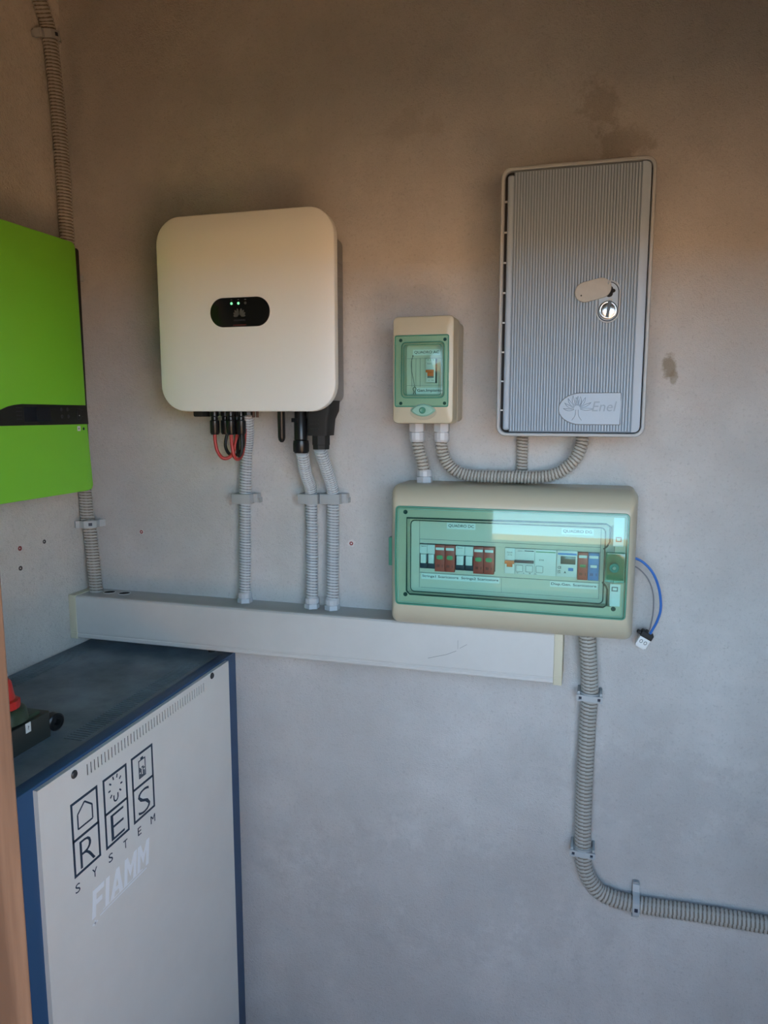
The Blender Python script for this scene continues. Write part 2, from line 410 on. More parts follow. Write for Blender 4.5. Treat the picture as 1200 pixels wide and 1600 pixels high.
def wall_plug(u, v, m, parent, fr, r=0.0045):
    # a fixing left in a drilled hole, rim of filler round it
    h = link('wall_plug', lathe(NB(), (u, v, -0.001), (0, 0, 1), [(0, r), (0.002, r), (0.0025, r * 0.8), (0.0018, r * 0.45), (0.0008, r * 0.3)], 14), m, parent, fr)
    return h
FL = Matrix.Translation((XL, 0, 0)) @ LEFT
wall_plug(-0.998, 1.222, M_plugred, wb, BACK, 0.0042); wall_plug(-0.486, 1.220, M_plugred, wb, BACK, 0.0042)
link('filler_patch', plate(NB(), [(-0.486 + (0.0085 + 0.0015 * math.sin(k * 0.9)) * math.cos(k * .2244), 1.221 + (0.0075 + 0.0015 * math.cos(k * 1.1)) * math.sin(k * .2244)) for k in range(28)], -0.001, 0.0006), M_filler, wb)
link('filler_patch', plate(NB(), [(-0.998 + (0.0060 + 0.0010 * math.sin(k * 0.9)) * math.cos(k * .2244), 1.222 + (0.0055 + 0.001 * math.cos(k * 1.1)) * math.sin(k * .2244)) for k in range(28)], -0.001, 0.0006), M_filler, wb)
wall_plug(-0.218, 1.215, M_plugred, wl, FL, 0.005); wall_plug(-0.146, 1.217, M_plugdark, wl, FL, 0.0045); wall_plug(-0.220, 1.173, M_plugdark, wl, FL, 0.005)

# ------------------------------------------------------------------ conduits
def conduit(label, pts, r, pitch, m, glands=(), group='corrugated conduits'):
    t = thing('corrugated_conduit', label, 'conduit', (pts[-1][0], pts[-1][1], pts[-1][2]), group)
    o = link('tube', corrugated(NB(), pts, r, pitch), m, t, WORLD, ang=80); o.data.materials.append(M_condshade if m is M_cond else M_condwshade)
    for (x, y, z, dirz, rg, h) in glands:
        bm = NB(); base = (x, y, z); d = (0, 0, dirz)
        # threaded hexagon nut and clamping collar
        lathe(bm, base, d, [(0, rg), (h * 0.42, rg)], 6)
        lathe(bm, base, d, [(h * 0.42, rg * 0.80), (h * 0.46, rg * 0.80), (h * 0.50, rg * 0.94), (h * 0.88, rg * 0.94), (h, rg * 0.80)], 12)
        link('gland', bm, M_gland, t, WORLD, ang=25)
    return t

conduit('beige corrugated conduit running down the corner behind the green inverter into the duct',
        [(-1.126, -0.20, 2.47), (-1.127, -0.115, 2.39), (-1.127, -0.072, 2.32), (-1.127, -0.055, 2.27), (-1.126, -0.042, 2.10), (-1.126, -0.038, 1.88),
         (-1.127, -0.032, 1.6), (-1.128, -0.022, 1.29), (-1.122, -0.022, 1.236), (-1.113, -0.026, 1.15), (-1.106, -0.030, 1.079)], 0.0155, 0.0068, M_condw)
conduit('grey corrugated conduit below the red and black cable loops, left of three',
        [(-0.692, -0.060, 1.4985), (-0.699, -0.045, 1.47), (-0.710, -0.026, 1.435), (-0.717, -0.020, 1.40), (-0.723, -0.018, 1.31), (-0.725, -0.020, 1.20), (-0.726, -0.026, 1.083)],
        0.0132, 0.0062, M_cond, [(-0.726, -0.026, 1.081, 1, 0.0165, 0.024)])
conduit('grey corrugated conduit under the round black connector, middle of three',
        [(-0.556, -0.098, 1.417), (-0.558, -0.088, 1.403), (-0.564, -0.060, 1.372), (-0.567, -0.030, 1.345), (-0.569, -0.019, 1.31), (-0.568, -0.020, 1.20), (-0.566, -0.030, 1.083)],
        0.0132, 0.0062, M_cond, [(-0.566, -0.030, 1.081, 1, 0.0165, 0.024)])
conduit('grey corrugated conduit under the wide black connector, right of three',
        [(-0.517, -0.098, 1.425), (-0.517, -0.088, 1.410), (-0.517, -0.060, 1.378), (-0.519, -0.030, 1.346), (-0.520, -0.019, 1.31), (-0.521, -0.020, 1.20), (-0.520, -0.030, 1.083)],
        0.0132, 0.0062, M_cond, [(-0.520, -0.030, 1.081, 1, 0.0165, 0.024)])
conduit('short curved conduit joining the small box to the wide panel below',
        [(-0.330, -0.058, 1.452), (-0.328, -0.058, 1.43), (-0.321, -0.056, 1.405), (-0.316, -0.053, 1.378)],
        0.0125, 0.0066, M_condw, [(-0.330, -0.058, 1.476, -1, 0.0160, 0.036), (-0.3155, -0.052, 1.360, 1, 0.0160, 0.026)])
conduit('looping conduit from the small box along the panel top up to the grey meter box',
        [(-0.281, -0.056, 1.452), (-0.281, -0.056, 1.428), (-0.272, -0.052, 1.402), (-0.252, -0.049, 1.383), (-0.220, -0.047, 1.3755), (-0.150, -0.046, 1.3748), (-0.090, -0.046, 1.376),
         (-0.055, -0.046, 1.387), (-0.030, -0.046, 1.410), (-0.019, -0.045, 1.436), (-0.018, -0.045, 1.4555)],
        0.0125, 0.0064, M_condw, [(-0.281, -0.056, 1.476, -1, 0.0160, 0.036)])
conduit('short straight conduit between the grey meter box and the wide panel',
        [(-0.130, -0.0145, 1.4555), (-0.130, -0.0145, 1.41), (-0.130, -0.0145, 1.3615)], 0.0118, 0.0062, M_condw)
conduit('thick grey conduit leaving the wide panel downward and turning right along the wall',
        [(0.003, -0.045, 1.084), (0.006, -0.041, 1.06), (0.012, -0.030, 0.99), (0.014, -0.021, 0.94), (0.012, -0.020, 0.86), (0.011, -0.020, 0.72), (0.013, -0.020, 0.615),
         (0.019, -0.020, 0.572), (0.034, -0.020, 0.543), (0.060, -0.020, 0.523), (0.120, -0.020, 0.514), (0.247, -0.020, 0.517), (0.36, -0.020, 0.517), (0.60, -0.020, 0.516)],
        0.0170, 0.0078, M_condw)

def clamp_block(u, v, label, r=0.0132, depth=0.036, fr=BACK, w=0.024):
    t = thing('conduit_clamp', label, 'clamp', fr @ Vector((u, v, 0)), 'conduit clamps')
    bm = NB(); box(bm, u - w, u + w * 0.83, v - 0.0105, v + 0.0105, 0.0, depth, 0.001)
    link('saddle', bm, M_clamp, t, fr)
    bm = NB(); box(bm, u + w * 0.83, u + w * 0.83 + 0.010, v - 0.009, v + 0.011, 0, depth * 0.55, 0.0008)
    box(bm, u + w * 0.83 + 0.010, u + w * 0.83 + 0.013, v - 0.009, v + 0.002, 0, depth * 0.50)
    link('latch', bm, M_clamp, t, fr)
    return t
clamp_block(-0.723, 1.3115, 'grey boxy clamp holding the conduit under the cable loops')
clamp_block(-0.569, 1.316, 'grey boxy clamp holding the middle conduit under the inverter')
clamp_block(-0.520, 1.3175, 'grey boxy clamp holding the right-hand conduit under the inverter')

def clamp_strap(M, label, r=0.017, centre=0.020):
    """open saddle clamp: two side lugs, a holding plate with two square holes; M places its local u,v,n frame"""
    loc = M @ Vector((0, 0, 0))
    t = thing('conduit_clamp', label, 'clamp', loc, 'conduit clamps')
    top = centre + r + 0.004
    for s in (-1, 1): link('side_lug', box(NB(), s * 0.021 - 0.0025, s * 0.021 + 0.0025, -0.008, 0.012, 0.0, top - 0.004, 0.0008), M_clamp, t, M)
    bm = NB()
    # cradle that wraps the tube
    arc = [(math.cos(math.radians(a)), math.sin(math.radians(a))) for a in range(0, 181, 15)]
    ro, ri = r + 0.0035, r + 0.0005
    rings = []
    for (c, s) in arc:
        rings.append([(c * ri, -0.007, centre + s * ri), (c * ro, -0.007, centre + s * ro), (c * ro, 0.009, centre + s * ro), (c * ri, 0.009, centre + s * ri)])
    loft(bm, rings)
    link('cradle', bm, M_clamp, t, M)
    # front plate, waisted in the middle, with recessed square holes
    bm = NB()
    W = 0.0245
    def col(u0, u1, h0, h1, n0=top - 0.004, n1=top): 
        plate(bm, [(u0, -h0), (u1, -h1), (u1, h1), (u0, h0)], n0, n1)
    for s in (-1, 1):
        a, b = 0.0150, 0.0205
        hu = (s * a, s * b)
        u0, u1 = min(hu), max(hu)
        lo, hi = (b, W) if s > 0 else (-W, -b)
        col(lo, hi, 0.0065, 0.0065)
        lo, hi = (0.010, a) if s > 0 else (-a, -0.010)
        col(lo, hi, 0.0060, 0.0060)
        for v0, v1 in ((-0.0065, -0.0032), (0.0032, 0.0065)):
            plate(bm, [(u0, v0), (u1, v0), (u1, v1), (u0, v1)], top - 0.004, top)
        col(0.0, s * 0.010, 0.0048, 0.0060) if s > 0 else col(-0.010, 0.0, 0.0060, 0.0048)
    link('strap', bm, M_rim, t, M)
    for s in (-1, 1): link('hole', box(NB(), s * 0.01775 - 0.0028, s * 0.01775 + 0.0028, -0.0033, 0.0033, top - 0.0055, top - 0.0035), M_navy, t, M)
    return t
def place(x, z, rot=0.0, base=BACK):
    return Matrix.Translation(base @ Vector((x, z, 0)) if base is BACK else Vector(base @ Vector((x, z, 0)))) @ base.to_3x3().to_4x4() @ Matrix.Rotation(math.radians(rot), 4, 'Z')
clamp_strap(place(0.014, 0.943, -2), 'grey strap clamp on the thick conduit just below the wide panel')
clamp_strap(place(0.012, 0.615, -2), 'grey strap clamp on the thick conduit above its bend')
# clamp on the level run: single strap standing upright
t = thing('conduit_clamp', 'narrow upright strap clamp round the level run of the thick conduit', 'clamp', (0.119, 0, 0.515), 'conduit clamps')
Mv = place(0.119, 0.515, 90)
bm = NB(); rings = []
prof = [(-0.036, 0.010), (-0.030, 0.016), (-0.027, 0.016), (-0.022, 0.028), (-0.014, 0.038), (0.0, 0.0415), (0.012, 0.040), (0.020, 0.032), (0.024, 0.018), (0.038, 0.014)]
for (u, n) in prof: rings.append([(u, -0.0065, n - 0.004), (u, -0.0065, n), (u, 0.0065, n), (u, 0.0065, n - 0.004)])
loft(bm, rings); link('strap', bm, M_rim, t, Mv)
link('foot', box(NB(), 0.024, 0.040, -0.006, 0.006, 0, 0.011, 0.001), M_clamp, t, Mv); link('foot', box(NB(), -0.037, -0.022, -0.006, 0.006, 0, 0.011, 0.001), M_clamp, t, Mv)
link('hole', box(NB(), -0.004, 0.0035, -0.0032, 0.0032, 0.040, 0.0419), M_navy, t, Mv)
# corner conduit clamps
def corner_clamp(M, label, r=0.0155, centre=0.018, face=M_clamp, feet=True):
    t = thing('conduit_clamp', label, 'clamp', M @ Vector((0, 0, 0)), 'conduit clamps')
    bm = NB(); top = centre + r + 0.004
    rings = []
    for (u, n) in ((-0.033, 0.012), (-0.030, 0.024), (-0.022, 0.024), (-0.014, top - 0.002), (0, top), (0.014, top - 0.002), (0.022, 0.022), (0.036, 0.020), (0.036, 0.010)):
        rings.append([(u, -0.008, n - 0.005), (u, -0.008, n), (u, 0.008, n), (u, 0.008, n - 0.005)])
    loft(bm, rings); link('strap', bm, face, t, M)
    if feet: link('foot', box(NB(), -0.032, -0.018, -0.006, 0.006, 0, 0.020, 0.001), M_clamp, t, M); link('foot', box(NB(), 0.018, 0.034, -0.006, 0.006, 0, 0.017, 0.001), M_clamp, t, M)
    link('hole', box(NB(), -0.004, 0.004, -0.0035, 0.0035, top - 0.003, top + 0.0004), M_navy, t, M)
    return t
corner_clamp(Matrix.Translation((XL, -0.060, 2.279)) @ LEFT.to_3x3().to_4x4() @ Matrix.Rotation(math.radians(14), 4, 'Z'), 'beige clamp on the corner conduit at the top left of the photo')
DIAG = frame((0.7071, 0.7071, 0), (0, 0, 1)).to_3x3().to_4x4()      # strapped across the corner, facing the room
corner_clamp(Matrix.Translation((-1.1335, -0.0110, 1.240)) @ DIAG, 'grey clamp on the corner conduit just below the green inverter', 0.0155, 0.016, feet=False)
corner_clamp(Matrix.Translation((-1.1370, -0.0240, 1.792)) @ DIAG @ Matrix.Scale(0.74, 4, (1, 0, 0)) @ Matrix.Scale(0.75, 4, (0, 1, 0)), 'pale clamp end poking out behind the upper green inverter edge', 0.0155, 0.016, feet=False)

# ------------------------------------------------------------------ cable duct
t = thing('cable_duct', 'long off-white rectangular cable duct under the inverter and panel', 'duct', (-0.59, 0, 0.981))
D0, D1, DZ0, DZ1, DN = -1.128, -0.052, 0.981, 1.081, 0.080
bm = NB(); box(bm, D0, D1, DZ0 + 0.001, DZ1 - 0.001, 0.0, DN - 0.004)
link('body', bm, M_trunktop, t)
bm = NB()
prof = [(DN - 0.012, DZ1), (DN - 0.003, DZ1), (DN, DZ1 - 0.003), (DN, DZ0 + 0.014), (DN - 0.0012, DZ0 + 0.0125), (DN - 0.0012, DZ0 + 0.0105), (DN, DZ0 + 0.009), (DN, DZ0 + 0.003), (DN - 0.003, DZ0), (DN - 0.012, DZ0), (DN - 0.012, DZ0 + 0.002), (DN - 0.0045, DZ0 + 0.002), (DN - 0.0045, DZ1 - 0.002), (DN - 0.012, DZ1 - 0.002)]
loft(bm, [[(u, v, n) for (n, v) in prof] for u in (D0, D1)])
link('cover', bm, M_trunk, t, ang=20)
for (a, b) in ((-1.1435, D0 + 0.003), (D1 - 0.003, -0.0385)):
    bm = NB(); slab(bm, a, b, DZ0 - 0.0015, DZ1 + 0.0015, 0.0, DN + 0.0015, 0.001, 0.0015)
    for vv in (DZ0 + 0.012, DZ0 + 0.018, DZ1 - 0.012): box(bm, a + 0.001, b - 0.001, vv, vv + 0.0006, DN + 0.001, DN + 0.0021)
    link('end_cap', bm, M_cap, t, label='cream end cap')
for u in (-1.072, -1.032):
    bm = NB(); lathe(bm, (u, -0.028, DZ1 - 0.0012), (0, 0, 1), [(0, 0.0125), (0.0008, 0.0125)], 20)
    link('knockout_hole', bm, M_groove, t, WORLD, label='open round hole in the duct top')
    bm = NB(); loft(bm, [[(u + r_ * math.cos(a_), -0.028 + r_ * math.sin(a_), h_) for a_ in [2 * math.pi * i / 20 for i in range(20)]] for r_, h_ in ((0.0125, DZ1 - 0.0015), (0.0138, DZ1 - 0.0015), (0.0138, DZ1 + 0.0004), (0.0125, DZ1 + 0.0004))], close=True)
    link('hole_rim', bm, M_trunk, t, WORLD)
bm = NB(); bar(bm, (-0.300, 1.010), (-0.262, 1.021), 0.0008, DN, DN + 0.0003); bar(bm, (-0.262, 1.021), (-0.243, 1.030), 0.0008, DN, DN + 0.0003)
bar(bm, (-0.236, 1.036), (-0.222, 1.045), 0.0006, DN, DN + 0.0003); bar(bm, (-0.240, 1.034), (-0.240, 1.052), 0.0005, DN, DN + 0.0003)
link('pencil_mark', bm, M_pencil, t, smooth=False)

# ------------------------------------------------------------------ white inverter
t = thing('solar_inverter', 'large white rounded wall inverter with black display window', 'inverter', (-0.645, 0, 1.50))
U0, U1, V0, V1 = -0.831, -0.4635, 1.499, 1.8695
bm = NB()
cu, cv = (U0 + U1) / 2, (V0 + V1) / 2
rings = []
for (d, n) in ((0.002, 0.139), (0.0, 0.1405), (0.0, 0.1545), (0.0006, 0.1563), (0.0022, 0.1572)):
    rings.append(at(rr(U0 + d, U1 - d, V0 + d, V1 - d, 0.052 - d, 10), n))
# the face is faintly domed
for q in (0.05, 0.10, 0.15): rings.append(at(rr(U0 + q, U1 - q, V0 + q, V1 - q, 0.052 - q * 0.3, 10), 0.1572 + 0.0012 * math.sin(q / 0.16 * math.pi / 2)))
loft(bm, rings); link('cover', bm, M_white, t, ang=50)
link('gasket', slab(NB(), U0 + 0.006, U1 - 0.006, V0 + 0.006, V1 - 0.006, 0.128, 0.1392, 0.046), M_blackm, t, label='dark gap behind the white cover')
bm = NB(); slab(bm, U0 + 0.030, -0.497, V0 + 0.016, V1 - 0.026, 0.012, 0.128, 0.018, 0.004)
link('housing', bm, M_alu, t, label='grey metal housing')
bm = NB()
for k in range(26): box(bm, -0.498, -0.4955, 1.575 + k * 0.009, 1.5785 + k * 0.009, 0.02 + 0.01 * (k % 3), 0.115)
link('cooling_ribs', bm, M_alu, t)
bm = NB(); slab(bm, -0.80, -0.53, 1.55, 1.80, 0.0, 0.014, 0.01); link('mounting_bracket', bm, M_alu, t)
bm = NB(); slab(bm, -0.716, -0.592, 1.659, 1.7135, 0.1582, 0.1602, 0.0272, 0.0006, 12)
win = link('display_window', bm, M_gloss, t, label='black pill-shaped display window')
for (u, m) in ((-0.6705, M_led), (-0.656, M_led), (-0.6415, M_ledoff)):
    link('status_light', lathe(NB(), (u, 1.7025, 0.1600), (0, 0, 1), [(0, 0.0026), (0.0006, 0.0024), (0.001, 0.0008)], 12), m, win, label='lit green light' if m is M_led else 'unlit light')
    link('status_symbol', box(NB(), u - 0.0016, u + 0.0016, 1.7085, 1.7100, 0.1601, 0.1604), M_dimgrey, win)
bm = NB()
for k, (a, l) in enumerate(((12, .0125), (36, .0122), (60, .0112), (84, .0098))):
    for s in (-1, 1):
        aa = math.radians(90 - s * a); c = Vector((-0.6545 + s * 0.001, 1.6785)); d = Vector((math.cos(aa), math.sin(aa))); q = Vector((-d.y, d.x))
        pts = []
        for i in range(12):
            f = i / 12 * 2 * math.pi; x = 0.002 + l * (0.5 - 0.5 * math.cos(f)); y = 0.0021 * math.sin(f) * (0.5 + 0.6 * (x / l))
            pts.append(tuple(c + d * x + q * y))
        plate(bm, pts, 0.1601, 0.1605)
link('emblem', bm, M_dimgrey, win, label='grey fan of eight petals', smooth=False)
text('HUAWEI', -0.6545, 1.6712, 0.024, 0.0036, 0.1601, M_darkprint, win, bold=0.02)
link('red_line', box(NB(), -0.668, -0.641, 1.6615, 1.6628, 0.1601, 0.1604), M_redprint, win)
# underside fittings
bm = NB(); lathe(bm, (-0.5985, -0.100, 1.516), (0, 0, -1), [(0, 0.0085), (0.016, 0.0085), (0.018, 0.0078), (0.068, 0.0074), (0.074, 0.0062), (0.078, 0.003), (0.0787, 0)], 20)
link('antenna', bm, M_black, t, WORLD, label='black stub antenna')
bm = NB(); lathe(bm, (-0.557, -0.100, 1.516), (0, 0, -1), [(0, 0.0125), (0.030, 0.0125), (0.032, 0.0135), (0.072, 0.0135), (0.074, 0.0120), (0.0745, 0.0155), (0.080, 0.0162), (0.094, 0.0160), (0.099, 0.0135), (0.099, 0.011)], 24)
for k in range(8):
    a = k * math.pi / 4; box(bm, -0.557 + 0.0155 * math.cos(a) - 0.001, -0.557 + 0.0155 * math.cos(a) + 0.001, -0.100 + 0.0155 * math.sin(a) - 0.001, -0.100 + 0.0155 * math.sin(a) + 0.001, 1.420, 1.436)
box(bm, -0.571, -0.559, -0.1145, -0.110, 1.478, 1.486)
link('cable_connector', bm, M_black, t, WORLD, label='round glossy black connector')
bm = NB()
rings = []
for (z, a, b, c, d_) in ((1.520, -0.536, -0.487, -0.122, -0.060), (1.500, -0.536, -0.488, -0.122, -0.062), (1.484, -0.5375, -0.4930, -0.120, -0.070), (1.452, -0.5375, -0.4950, -0.118, -0.074)):
    rings.append([(p[0], p[1], z) for p in rr(a, b, c, d_, 0.006, 3)])
loft(bm, rings)
for k in range(4): box(bm, -0.530, -0.512, -0.1215, -0.115, 1.464 + k * 0.009, 1.4665 + k * 0.009)
link('cable_connector', bm, M_blackm, t, WORLD, label='wide matte black connector')
bm = NB(); lathe(bm, (-0.5155, -0.098, 1.452), (0, 0, -1), [(0, 0.0185), (0.018, 0.0185), (0.019, 0.0175), (0.027, 0.0170)], 8)
link('connector_nut', bm, M_blackm, t, WORLD)
cp = [(-0.744, -0.105), (-0.7075, -0.105), (-0.688, -0.098), (-0.732, -0.082), (-0.707, -0.078)]
for (x, y) in cp:
    bm = NB(); lathe(bm, (x, y, 1.516), (0, 0, -1), [(0, 0.0092), (0.026, 0.0092), (0.028, 0.0070), (0.034, 0.0070), (0.036, 0.0098), (0.060, 0.0096), (0.064, 0.0076)], 12)
    link('cable_plug', bm, M_black, t, WORLD)
bm = NB(); lathe(bm, (-0.669, -0.10, 1.516), (0, 0, -1), [(0, 0.010), (0.024, 0.010), (0.025, 0.008)], 8); link('cable_plug', bm, M_black, t, WORLD)
for x in (-0.659, -0.651): link('terminal_pin', cyl(NB(), (x, -0.10, 1.516), (x, -0.10, 1.487), 0.003, 10), M_brown, t, WORLD)
bm = NB(); box(bm, -0.79, -0.768, -0.11, -0.07, 1.488, 1.516, 0.003); link('switch_cap', bm, M_blackm, t, WORLD)
bm = NB(); box(bm, -0.64, -0.50, -0.115, -0.04, 1.500, 1.517, 0.002); link('base_plate', bm, M_blackm, t, WORLD)

def cable(label, pts, r, m, name='cable', cat='cable', group=None):
    bm = NB(); tube(bm, spline(pts, 0.002), r, 10)
    o = link(name, bm, m, None, WORLD, label, ang=80); o['category'] = cat
    if group: o['group'] = group
    return o
cable('left red cable loop hanging from the leftmost black plug', [(-0.744, -0.105, 1.458), (-0.744, -0.105, 1.440), (-0.740, -0.104, 1.418), (-0.729, -0.102, 1.404), (-0.717, -0.095, 1.406), (-0.711, -0.088, 1.420), (-0.708, -0.080, 1.445), (-0.706, -0.075, 1.458)], 0.0036, M_cred, group='cable loops under the inverter')
cable('red cable dropping from the middle front plug and turning back', [(-0.7075, -0.105, 1.458), (-0.706, -0.107, 1.440), (-0.703, -0.108, 1.420), (-0.700, -0.106, 1.406), (-0.699, -0.090, 1.402), (-0.700, -0.070, 1.415), (-0.701, -0.056, 1.450), (-0.700, -0.055, 1.494)], 0.0036, M_cred, group='cable loops under the inverter')
cable('black cable loop crossing behind the red ones', [(-0.727, -0.080, 1.458), (-0.732, -0.082, 1.440), (-0.731, -0.085, 1.425), (-0.722, -0.088, 1.412), (-0.710, -0.090, 1.409), (-0.699, -0.088, 1.414), (-0.692, -0.082, 1.430), (-0.697, -0.072, 1.452), (-0.703, -0.066, 1.470)], 0.0034, M_cblk, group='cable loops under the inverter')
cable('rightmost black cable loop beside the grey conduit', [(-0.688, -0.098, 1.458), (-0.687, -0.098, 1.435), (-0.688, -0.099, 1.418), (-0.694, -0.098, 1.409), (-0.701, -0.090, 1.416), (-0.706, -0.080, 1.438), (-0.708, -0.066, 1.47), (-0.708, -0.066, 1.494)], 0.0034, M_cblk, group='cable loops under the inverter')

# ------------------------------------------------------------------ small cream box
def bez(bm, spec, k=6): return loft(bm, [at(rr(a, b, c, d, r, k), n) for (a, b, c, d, r, n) in spec])
t = thing('breaker_box', 'small beige breaker box with green clear door beside the grey meter box', 'electrical box', (-0.305, 0, 1.476))
bez(bm := NB(), [(-0.358, -0.2535, 1.482, 1.667, 0.008, 0.0), (-0.361, -0.2505, 1.479, 1.670, 0.009, 0.006), (-0.361, -0.2505, 1.479, 1.670, 0.009, 0.060)])
link('housing', bm, M_cream, t)
ringbm = NB(); slab(ringbm, -0.3585, -0.253, 1.481, 1.668, 0.060, 0.0635, 0.008); link('seam', ringbm, M_alu, t)
OUTAC = rr(-0.357, -0.257, 1.508, 1.637, 0.003, 6)
bm = NB()
AO = lambda d, n: at(rr(-0.3625 + d, -0.2475 - d, 1.4765 + d, 1.6720 - d, max(0.009 - d * 0.5, 0.002), 6), n)
INN = lambda n: at(rr(-0.340, -0.268, 1.528, 1.6215, 0.004, 6), n)
loft(bm, [AO(0.0015, 0.0635), AO(0, 0.066), AO(0, 0.078), AO(0.0012, 0.080), AO(0.0012, 0.082), AO(0, 0.084), AO(0, 0.1185), AO(0.0012, 0.1215), AO(0.004, 0.123), INN(0.123), INN(0.100)], cap0=True, cap1=False)
link('front_cover', bm, M_cream, t, ang=30)
pn = link('inner_panel', slab(NB(), -0.3405, -0.2675, 1.5275, 1.622, 0.098, 0.102, 0.001), M_creamin, t, label='pale panel behind the clear door')
bm = NB()
for (a, b, c, d) in ((-0.331, -0.3305, 1.545, 1.597), (-0.323, -0.3225, 1.545, 1.597), (-0.315, -0.3145, 1.545, 1.597), (-0.340, -0.268, 1.597, 1.5975), (-0.340, -0.268, 1.5472, 1.5477)): box(bm, a, b, c, d, 0.102, 0.1025)
link('panel_grooves', bm, M_inkgrey, t, smooth=False)
br = link('circuit_breaker', box(NB(), -0.3015, -0.2835, 1.552, 1.5955, 0.102, 0.112, 0.0008), M_module, t, label='white single circuit breaker with an orange toggle')
link('breaker_side', box(NB(), -0.2838, -0.2825, 1.5515, 1.5955, 0.102, 0.1115), M_ink, br)
link('toggle', box(NB(), -0.3010, -0.2860, 1.5705, 1.5755, 0.111, 0.117, 0.0008), M_orange, br, label='orange toggle')
link('toggle_base', box(NB(), -0.2985, -0.2865, 1.5640, 1.5705, 0.111, 0.1135, 0.0005), M_orange, br)
link('toggle_slot', box(NB(), -0.2985, -0.2865, 1.5605, 1.5640, 0.1115, 0.1123), M_inkgrey, br)
text('- - -', -0.2925, 1.5935, 0.012, 0.0012, 0.1121, M_ggreen, br, name='small_print'); text('DomA C', -0.2945, 1.5868, 0.009, 0.0026, 0.1121, M_inkgrey, br, name='small_print'); text('C 16', -0.2915, 1.5565, 0.010, 0.0026, 0.1121, M_inkgrey, br, name='small_print')
def sticker(body, cu, cv, wd, ht, n, parent, tw=None, th=None):
    s = link('sticker', box(NB(), cu - wd / 2, cu + wd / 2, cv - ht / 2, cv + ht / 2, n, n + 0.0004), M_sticker, parent, label='white label with black print')
    text(body, cu, cv, tw or wd * 0.90, th or ht * 0.55, n + 0.00045, M_ink, s, th=0.0002, bold=0.008)
sticker('QUADRO AC', -0.3025, 1.6080, 0.052, 0.0105, 0.1023, t)
sticker('Gen.Impianto', -0.2960, 1.5375, 0.053, 0.0115, 0.1023, t, th=0.0068)
wr = NB(); tube(wr, spline([(-0.3285, 1.601, 0.104), (-0.3305, 1.590, 0.106), (-0.330, 1.575, 0.106), (-0.326, 1.556, 0.106), (-0.3243, 1.545, 0.105)], 0.002), 0.0004, 5)
for s in (-1, 1): tube(wr, spline([(-0.3243, 1.545, 0.105), (-0.3243 + s * 0.003, 1.541, 0.106), (-0.3243 + s * 0.001, 1.536, 0.106), (-0.3243 + s * 0.0025, 1.531, 0.105)], 0.0015), 0.0005, 5)
lathe(wr, (-0.3285, 1.602, 0.103), (0, 0, 1), [(0, 0.0012), (0.001, 0.001)], 8)
link('seal_wire', wr, M_ink, t, label='thin knotted wire seal')
# clear door
def glass_plate(bm, spec): return loft(bm, [at(rr(a, b, c, d, r, 6), n) for (a, b, c, d, r, n) in spec])
dr = link('clear_door', glass_plate(NB(), [(-0.357, -0.257, 1.508, 1.637, 0.002, 0.1235), (-0.357, -0.257, 1.508, 1.637, 0.002, 0.1262), (-0.3435, -0.2645, 1.5245, 1.6245, 0.006, 0.1262), (-0.3425, -0.2655, 1.5255, 1.6235, 0.006, 0.1310), (-0.3400, -0.2680, 1.5280, 1.6210, 0.005, 0.1325)]), M_green_glass, t, label='green see-through hinged door')
bm = NB()
for (a, b, c, d, r, n, rad) in ((-0.357, -0.257, 1.508, 1.637, 0.003, 0.1250, 0.0011), (-0.3445, -0.2640, 1.5240, 1.6250, 0.008, 0.1262, 0.0009), (-0.3395, -0.2685, 1.5290, 1.6200, 0.006, 0.1300, 0.0006)):
    P = at(rr(a, b, c, d, r, 6), n); tube(bm, P + [P[0]], rad, 6, cap=False)
link('door_edge', bm, M_gedge, dr, label='darker green moulded edges')
for (u, v) in ((-0.3470, 1.6290), (-0.2640, 1.6290), (-0.3465, 1.5140), (-0.2635, 1.5140)):
    link('screw', lathe(NB(), (u, v, 0.1225), (0, 0, 1), [(0, 0.0032), (0.0008, 0.0032), (0.0009, 0.0012)], 12), M_gline, t)
for k in range(2): link('side_hinge', box(NB(), -0.2580, -0.2558, 1.514 + k * 0.055, 1.555 + k * 0.055, 0.120, 0.1262, 0.0006), M_gedge, dr)
bm = NB(); plate(bm, ell(-0.3035, 1.4985, 0.0250, 0.0155), 0.1225, 0.1240); link('finger_recess', bm, mat('recess_beige', (0.42, 0.39, 0.29), 0.5), t)
eye = []
for i in range(24):
    a = 2 * math.pi * i / 24; eye.append((-0.3035 + 0.0235 * math.cos(a), 1.5010 + math.copysign(0.0115 * (1 - math.cos(a) ** 2) ** 0.8, math.sin(a))))
lt = link('door_catch', loft(NB(), [at(eye, 0.1240), at(eye, 0.1262), at([((x + 0.3035) * 0.82 - 0.3035, (y - 1.501) * 0.8 + 1.501) for x, y in eye], 0.1290)]), M_gridge, dr, label='green eye-shaped push catch')
link('catch_button', lathe(NB(), (-0.3035, 1.5010, 0.1285), (0, 0, 1), [(0, 0.0062), (0.002, 0.0062), (0.003, 0.0045), (0.0022, 0.003)], 20), M_gedge, dr)

